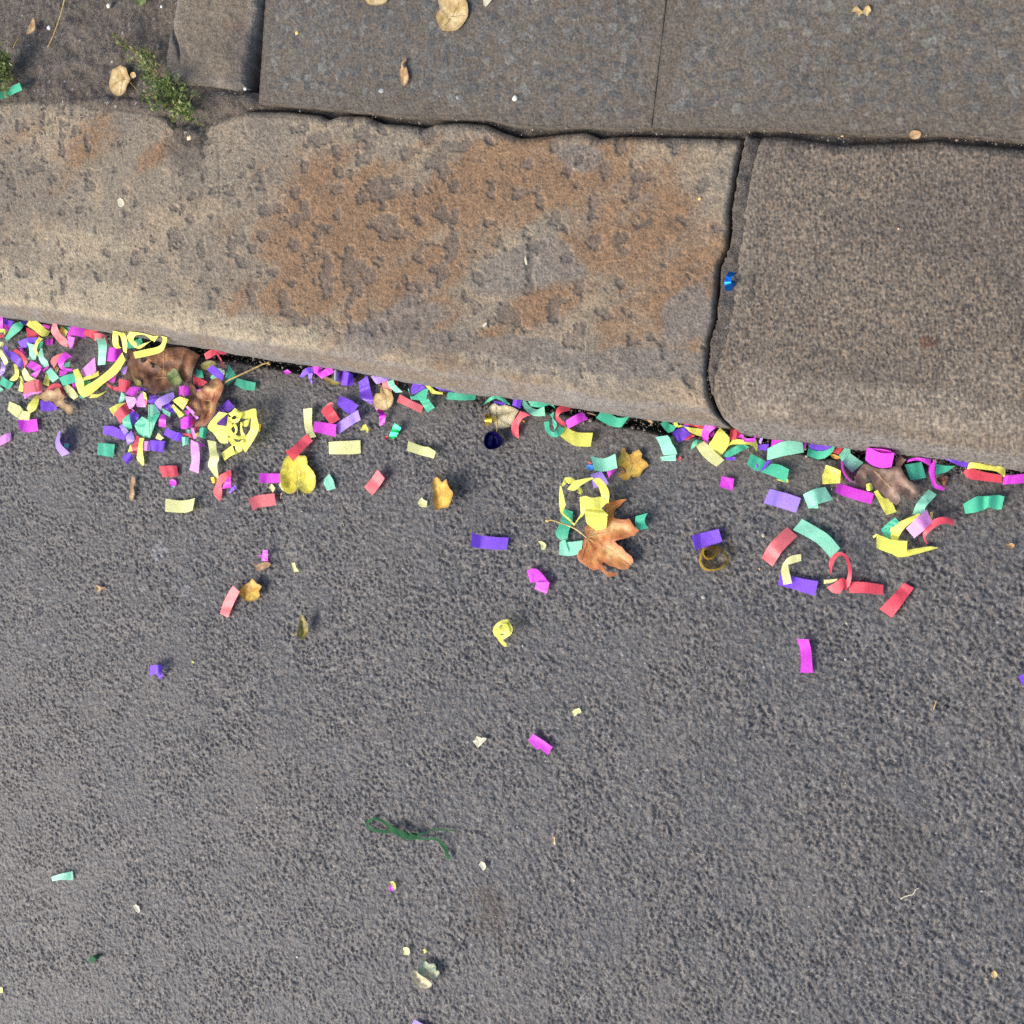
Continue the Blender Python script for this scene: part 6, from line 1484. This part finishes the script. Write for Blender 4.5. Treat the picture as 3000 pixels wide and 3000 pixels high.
PEBBLE('K', 'golden pebble on the sandstone near the kerb joint', 264, 672, 8, (.75, .48, .16), base=HK)
PEBBLE('K', 'orange grain on the granite kerb stone', 1287, 826, 6, (.70, .38, .22), base=HK)
PEBBLE('K', 'white quartz grain at the slab edge right of the joint', 1018, 300, 6, (.85, .85, .85), base=ZS)
PEBBLE('V', 'orange brown pebble in the dirt band behind the granite kerb', 220, 1285, 14, (.55, .30, .10), base=HK + .001)
LEAFO('V', 'straw', 'small butterfly shaped tan leaf on the right slab', [(308, 100), (350, 52), (375, 75), (400, 98), (418, 92), (440, 60), (470, 55), (490, 100), (472, 125), (455, 158), (420, 130), (385, 140), (372, 152), (350, 110), (320, 115)], lift=2, curl=2, base=ZS, name='leaf_scrap')
LEAFO('V', 'tan', 'light tan crumb in the dirt line behind the granite kerb', [(850, 1275), (880, 1230), (955, 1240), (960, 1275), (930, 1312), (870, 1310)], lift=2, curl=1.5, base=HK + .003, name='leaf_scrap')
LEAFO('J', 'straw', 'round pale tan leaf on the slab at the top edge', [(1318, -20), (1400, -40), (1470, -20), (1492, 60), (1475, 120), (1435, 165), (1400, 176), (1345, 172), (1318, 130), (1308, 80), (1330, 50)], lift=2, curl=2.2, smooth=2, base=ZS, noise=.8, veins=([(1340, 165), (1390, 100), (1440, 10)], [(1390, 100), (1470, 90)], [(1375, 120), (1340, 60)]))
LEAFO('J', 'straw', 'tan leaf edge cut by the top picture edge', [(895, -30), (960, -40), (1030, -20), (1025, 15), (975, 30), (925, 22)], lift=3, curl=3, smooth=2, base=ZS)
CHIP('J', 'C', 'cream white chip at the top edge right of the round leaf', [(1575, -15), (1635, -15), (1610, 18), (1590, 38), (1578, 25)], lift=2, base=ZS)
LEAFO('J', 'tan', 'winged tan maple seed on the paving slab', [(1122, 372), (1138, 375), (1150, 410), (1153, 450), (1132, 487), (1112, 475), (1104, 430), (1106, 395)], lift=3, curl=2, smooth=2, base=ZS, name='winged_seed', cat='seed', group='winged seeds', stem=[(1128, 390), (1120, 368), (1130, 345), (1142, 338)], stem_h=(4, 4, 4, 3), stem_r=.0026, stemmat=LEAF['tan'])
LEAFO('I', 'green', 'small green leaf at the top edge in the earth patch', [(955, -15), (1020, -15), (1035, 10), (1000, 40), (975, 30)], lift=5, curl=2, base=HK)


def DROP(fr, label, pts, base, kerb=False):
    return LEAFO(fr, 'C', label, pts, .3, .5, name='dropping', cat='bird dropping', group='white splashes on the stone', base=base, smooth=2, kerb=kerb)


PAPER['C'].name = 'cream_paper'
DROP('I', 'white round splash on the sandstone kerb top', [(832, 1412), (850, 1400), (872, 1415), (882, 1445), (860, 1466), (838, 1455)], HK + .0005)
DROP('B', 'white streaked splash on the rounded front edge of the kerb', [(478, 122), (510, 130), (560, 165), (618, 208), (575, 205), (520, 165)], HK - .007)
DROP('J', 'white sliver mark on the sandstone near its lower right', [(1808, 1462), (1816, 1455), (1824, 1495), (1815, 1497)], HK + .0005)
DROP('J', 'small white scrape on the sandstone lower right rim', [(1570, 1842), (1592, 1825), (1595, 1838), (1578, 1852)], HK - .001)


# ---------------------------------------------------------------- weeds in the joints
def WEED(label, fr, roots, seed, n_leaf, spread, base, h=.03, leafmat='green'):
    rng = np.random.default_rng(seed)
    SV, SF, LV, LF = [], [], [], []
    ks = kl = 0
    for (u0, v0, u1, v1, w) in roots:
        px, py = topx(fr, [u0, u1], [v0, v1])
        x, y = W(px, py, base + .012)
        a = np.array([x[0], y[0], base - .002]); b = np.array([x[1], y[1], base + .006 + h * w])
        m = 8
        pts = []
        off = rng.normal(0, .006, 3); off[2] = abs(off[2]) + .006 * w
        for i in range(m):
            t = i / (m - 1)
            pts.append(a * (1 - t) + b * t + off * math.sin(t * math.pi) + rng.normal(0, .0012, 3) * (t > 0))
        pts = np.array(pts)
        for i in range(m):
            r = .0009 * (1 - .6 * i / m)
            t = pts[min(i + 1, m - 1)] - pts[max(i - 1, 0)]
            t /= np.linalg.norm(t)
            c = np.cross(t, (.3, .2, 1)); c /= np.linalg.norm(c); d = np.cross(c, t)
            for k in range(4):
                g = k * math.pi / 2
                SV.append(pts[i] + r * (math.cos(g) * c + math.sin(g) * d))
        for i in range(m - 1):
            for k in range(4):
                SF.append((ks + i * 4 + k, ks + i * 4 + (k + 1) % 4, ks + (i + 1) * 4 + (k + 1) % 4, ks + (i + 1) * 4 + k))
        ks += m * 4
        for _ in range(int(n_leaf * 0.95 * (.5 + w))):
            t = rng.uniform(.1, 1.0)
            i = min(int(t * (m - 1)), m - 2)
            q = pts[i] * (1 - (t * (m - 1) - i)) + pts[i + 1] * (t * (m - 1) - i) + rng.normal(0, spread, 3) * (1, 1, .5)
            q[2] = max(q[2], base + .001)
            L_ = rng.uniform(.0035, .0085); wd = L_ * rng.uniform(.22, .42)
            g = rng.uniform(0, 6.283); e = rng.uniform(-.2, .9)
            d = np.array([math.cos(g) * math.cos(e), math.sin(g) * math.cos(e), math.sin(e)])
            s = np.cross(d, rng.normal(0, 1, 3)); s /= np.linalg.norm(s)
            nrm = np.cross(s, d)
            LV += [q, q + d * L_ * .5 + s * wd + nrm * .0004, q + d * L_, q + d * L_ * .5 - s * wd + nrm * .0004]
            LF.append((kl, kl + 1, kl + 2, kl + 3)); kl += 4
    SV, LV = np.array(SV), np.array(LV)
    o0 = np.array([SV[:, 0].mean(), SV[:, 1].mean(), base])
    o = mesh_obj('weed', SV - o0, SF, LEAF['olive'])
    o.location = o0
    tag(o, label, 'weed', 'weeds growing in the paving joints')
    lv = mesh_obj('leaves', LV - o0, LF, LEAF[leafmat], o, smooth=False)
    lv['kind'] = 'stuff'
    return o


WEED('sprawling green weed tuft in the notch behind the kerb', 'I',
     [(1180, 700, 1080, 470, .5), (1180, 700, 1000, 440, .4), (1190, 700, 1130, 560, .9), (1200, 690, 1250, 560, .9), (1200, 700, 1310, 620, 1), (1220, 720, 1380, 690, .9), (1220, 720, 1400, 800, .7), (1240, 740, 1450, 890, .3), (1220, 740, 1330, 830, .5),
      (1200, 740, 1250, 850, .3), (1180, 740, 1100, 770, .6), (1160, 720, 1060, 680, .7), (1180, 700, 1190, 640, 1), (1250, 720, 1300, 720, 1), (1150, 640, 1010, 350, .2), (1060, 470, 890, 430, .2), (1230, 700, 1420, 680, .6), (1160, 660, 1060, 560, .7)], 11, 46, .0045, HK)
WEED('small weed sprig running out left of the sett', 'I', [(1090, 440, 1010, 370, .4), (1010, 370, 930, 340, .3), (930, 340, 830, 300, .4), (850, 310, 820, 260, .5), (860, 320, 850, 270, .5)], 12, 14, .0028, HK, h=.018)
WEED('bushy green weed clump cut by the left picture edge', 'I', [(20, 500, 60, 350, .9), (20, 500, 130, 410, .7), (10, 500, 0, 400, 1), (20, 520, 120, 480, .7), (10, 540, 60, 580, .6), (0, 540, -40, 600, .5), (10, 520, -30, 420, .9), (20, 520, 60, 480, 1), (20, 540, 20, 640, .3)], 13, 60, .0055, HK)


# ---------------------------------------------------------------- loose grit: nobody could count it
def GRIT(name, label, n, place, rgbs, rmin, rmax, seed):
    rng = np.random.default_rng(seed)
    ico = [(0, 0, 1), (.894, 0, .447), (.276, .851, .447), (-.724, .526, .447), (-.724, -.526, .447), (.276, -.851, .447), (.724, .526, -.447), (-.276, .851, -.447), (-.894, 0, -.447), (-.276, -.851, -.447), (.724, -.526, -.447), (0, 0, -1)]
    fc = [(0, 1, 2), (0, 2, 3), (0, 3, 4), (0, 4, 5), (0, 5, 1), (1, 6, 2), (2, 7, 3), (3, 8, 4), (4, 9, 5), (5, 10, 1), (2, 6, 7), (3, 7, 8), (4, 8, 9), (5, 9, 10), (1, 10, 6)]
    ico = np.array(ico)
    me = bpy.data.meshes.new(name)
    VV, FF, CC = [], [], []
    k = 0
    for _ in range(n):
        x, y, z = place(rng)
        r = rmin + (rmax - rmin) * rng.random() ** 3
        V = ico * (r * rng.uniform(.7, 1.3, 3)) * (1 + rng.normal(0, .15, (12, 1)))
        V = V + (x, y, z + r * .3)
        VV.append(V)
        FF += [tuple(i + k for i in f) for f in fc]
        k += 12
        c = np.array(rgbs[rng.integers(len(rgbs))]) * rng.uniform(.7, 1.3)
        CC.append(np.repeat(c[None], 12, 0))
    me.from_pydata(np.concatenate(VV).tolist(), [], FF)
    at = me.attributes.new('tint', 'FLOAT_COLOR', 'POINT')
    c = np.ones((k, 4), np.float32); c[:, :3] = np.concatenate(CC)
    at.data.foreach_set('color', c.ravel())
    me.materials.append(M_GRIT)
    o = link(bpy.data.objects.new(name, me))
    return tag(o, label, 'grit', kind='stuff')


M_GRIT = stone_mat('grit', rough=.6, spec=.4, fine=900, fine_amt=.2, bump=.0002, grain=.1)


def along_joints(rng):
    q = rng.random()
    if q < .35:                                     # dirt band along the slab edges
        px = rng.uniform(700, 3000); py = np.interp(px, [p[0] for p in BACK_L + BACK_R], [p[1] for p in BACK_L + BACK_R]) - abs(rng.normal(0, 9)) - 4
        z = HK + .001
    elif q < .6:                                    # joint between the kerb stones
        py = rng.uniform(410, 1180); px = rng.uniform(.35, 1.0) * (np.interp(py, [p[1] for p in JR], [p[0] for p in JR]) - np.interp(py, [p[1] for p in JL], [p[0] for p in JL])) + np.interp(py, [p[1] for p in JL], [p[0] for p in JL]); z = HK - .006
    else:                                           # earth patch
        px = rng.uniform(-40, 720); py = rng.uniform(-40, 300); z = HK - .001
        if 480 < px < 740 and py < 262:
            py = rng.uniform(262, 320)
    x, y = W(px, py, z)
    return float(x), float(y), z


GRIT('grit', 'loose pale grit in the joints and earth patch', 600, along_joints, [(.20, .18, .15), (.16, .13, .11), (.22, .15, .10), (.22, .20, .17), (.10, .09, .085), (.13, .11, .09)], .0005, .0016, 5)


def on_road(rng):
    px = rng.uniform(-50, 3050); py = rng.uniform(0, 1) ** 1.0 * 2000 + 1000
    if py < front_y(px) + 30: py = front_y(px) + 40 + 400 * rng.random()
    x, y = W(px, py, .001)
    return float(x), float(y), .0012


GRIT('road_grit', 'scattered sand grains and white specks on the road', 170, on_road, [(.30, .28, .26), (.36, .28, .20), (.46, .46, .46), (.22, .21, .20), (.30, .20, .13)], .0005, .0017, 6)


def gutter(rng):
    px = rng.uniform(0, 3000); py = front_y(px) + abs(rng.normal(0, 26)) - 3
    x, y = W(px, py, .001)
    return float(x), float(y), .0006


GRIT('gutter_grit', 'dark grit washed along the foot of the kerb', 2200, gutter, [(.05, .045, .04), (.10, .09, .08), (.16, .13, .10), (.035, .03, .028), (.24, .20, .15)], .0006, .0022, 8)


def ATTACH(child, parent, name):
    """a patch that belongs to a thing becomes its part"""
    c = next(o for o in COL.objects if o.get('label') == child)
    p = next(o for o in COL.objects if o.get('label') == parent)
    c.parent = p
    c.location = Vector(c.location) - Vector(p.location)
    for k in ('group', 'category', 'label'):
        if k in c: del c[k]
    c.name = name


ATTACH('magenta lower half of the two coloured dot', 'crescent yellow upper half of the two coloured dot', 'lower_half')
next(o for o in COL.objects if o.get('label') == 'crescent yellow upper half of the two coloured dot')['label'] = 'crescent paper dot, yellow above and magenta below, by the green tinsel'
ATTACH('rolled pinkish lower half of the scalloped sage leaf', 'scalloped sage green leaf rolled over along its lower half', 'rolled_half')
ATTACH('dark brown rotten corner on the lobed tan yellow leaf', 'lobed tan yellow leaf flat on the road right of the bowed mint strip', 'rotten_patch')
ATTACH('green mossy patch torn from a leaf lying on the big brown leaf', 'big crumpled brown leaf with two holes lying against the kerb', 'green_patch')
ATTACH('yellow green rotted sliver along the left rim of the big brown leaf', 'big crumpled brown leaf with two holes lying against the kerb', 'yellow_patch')
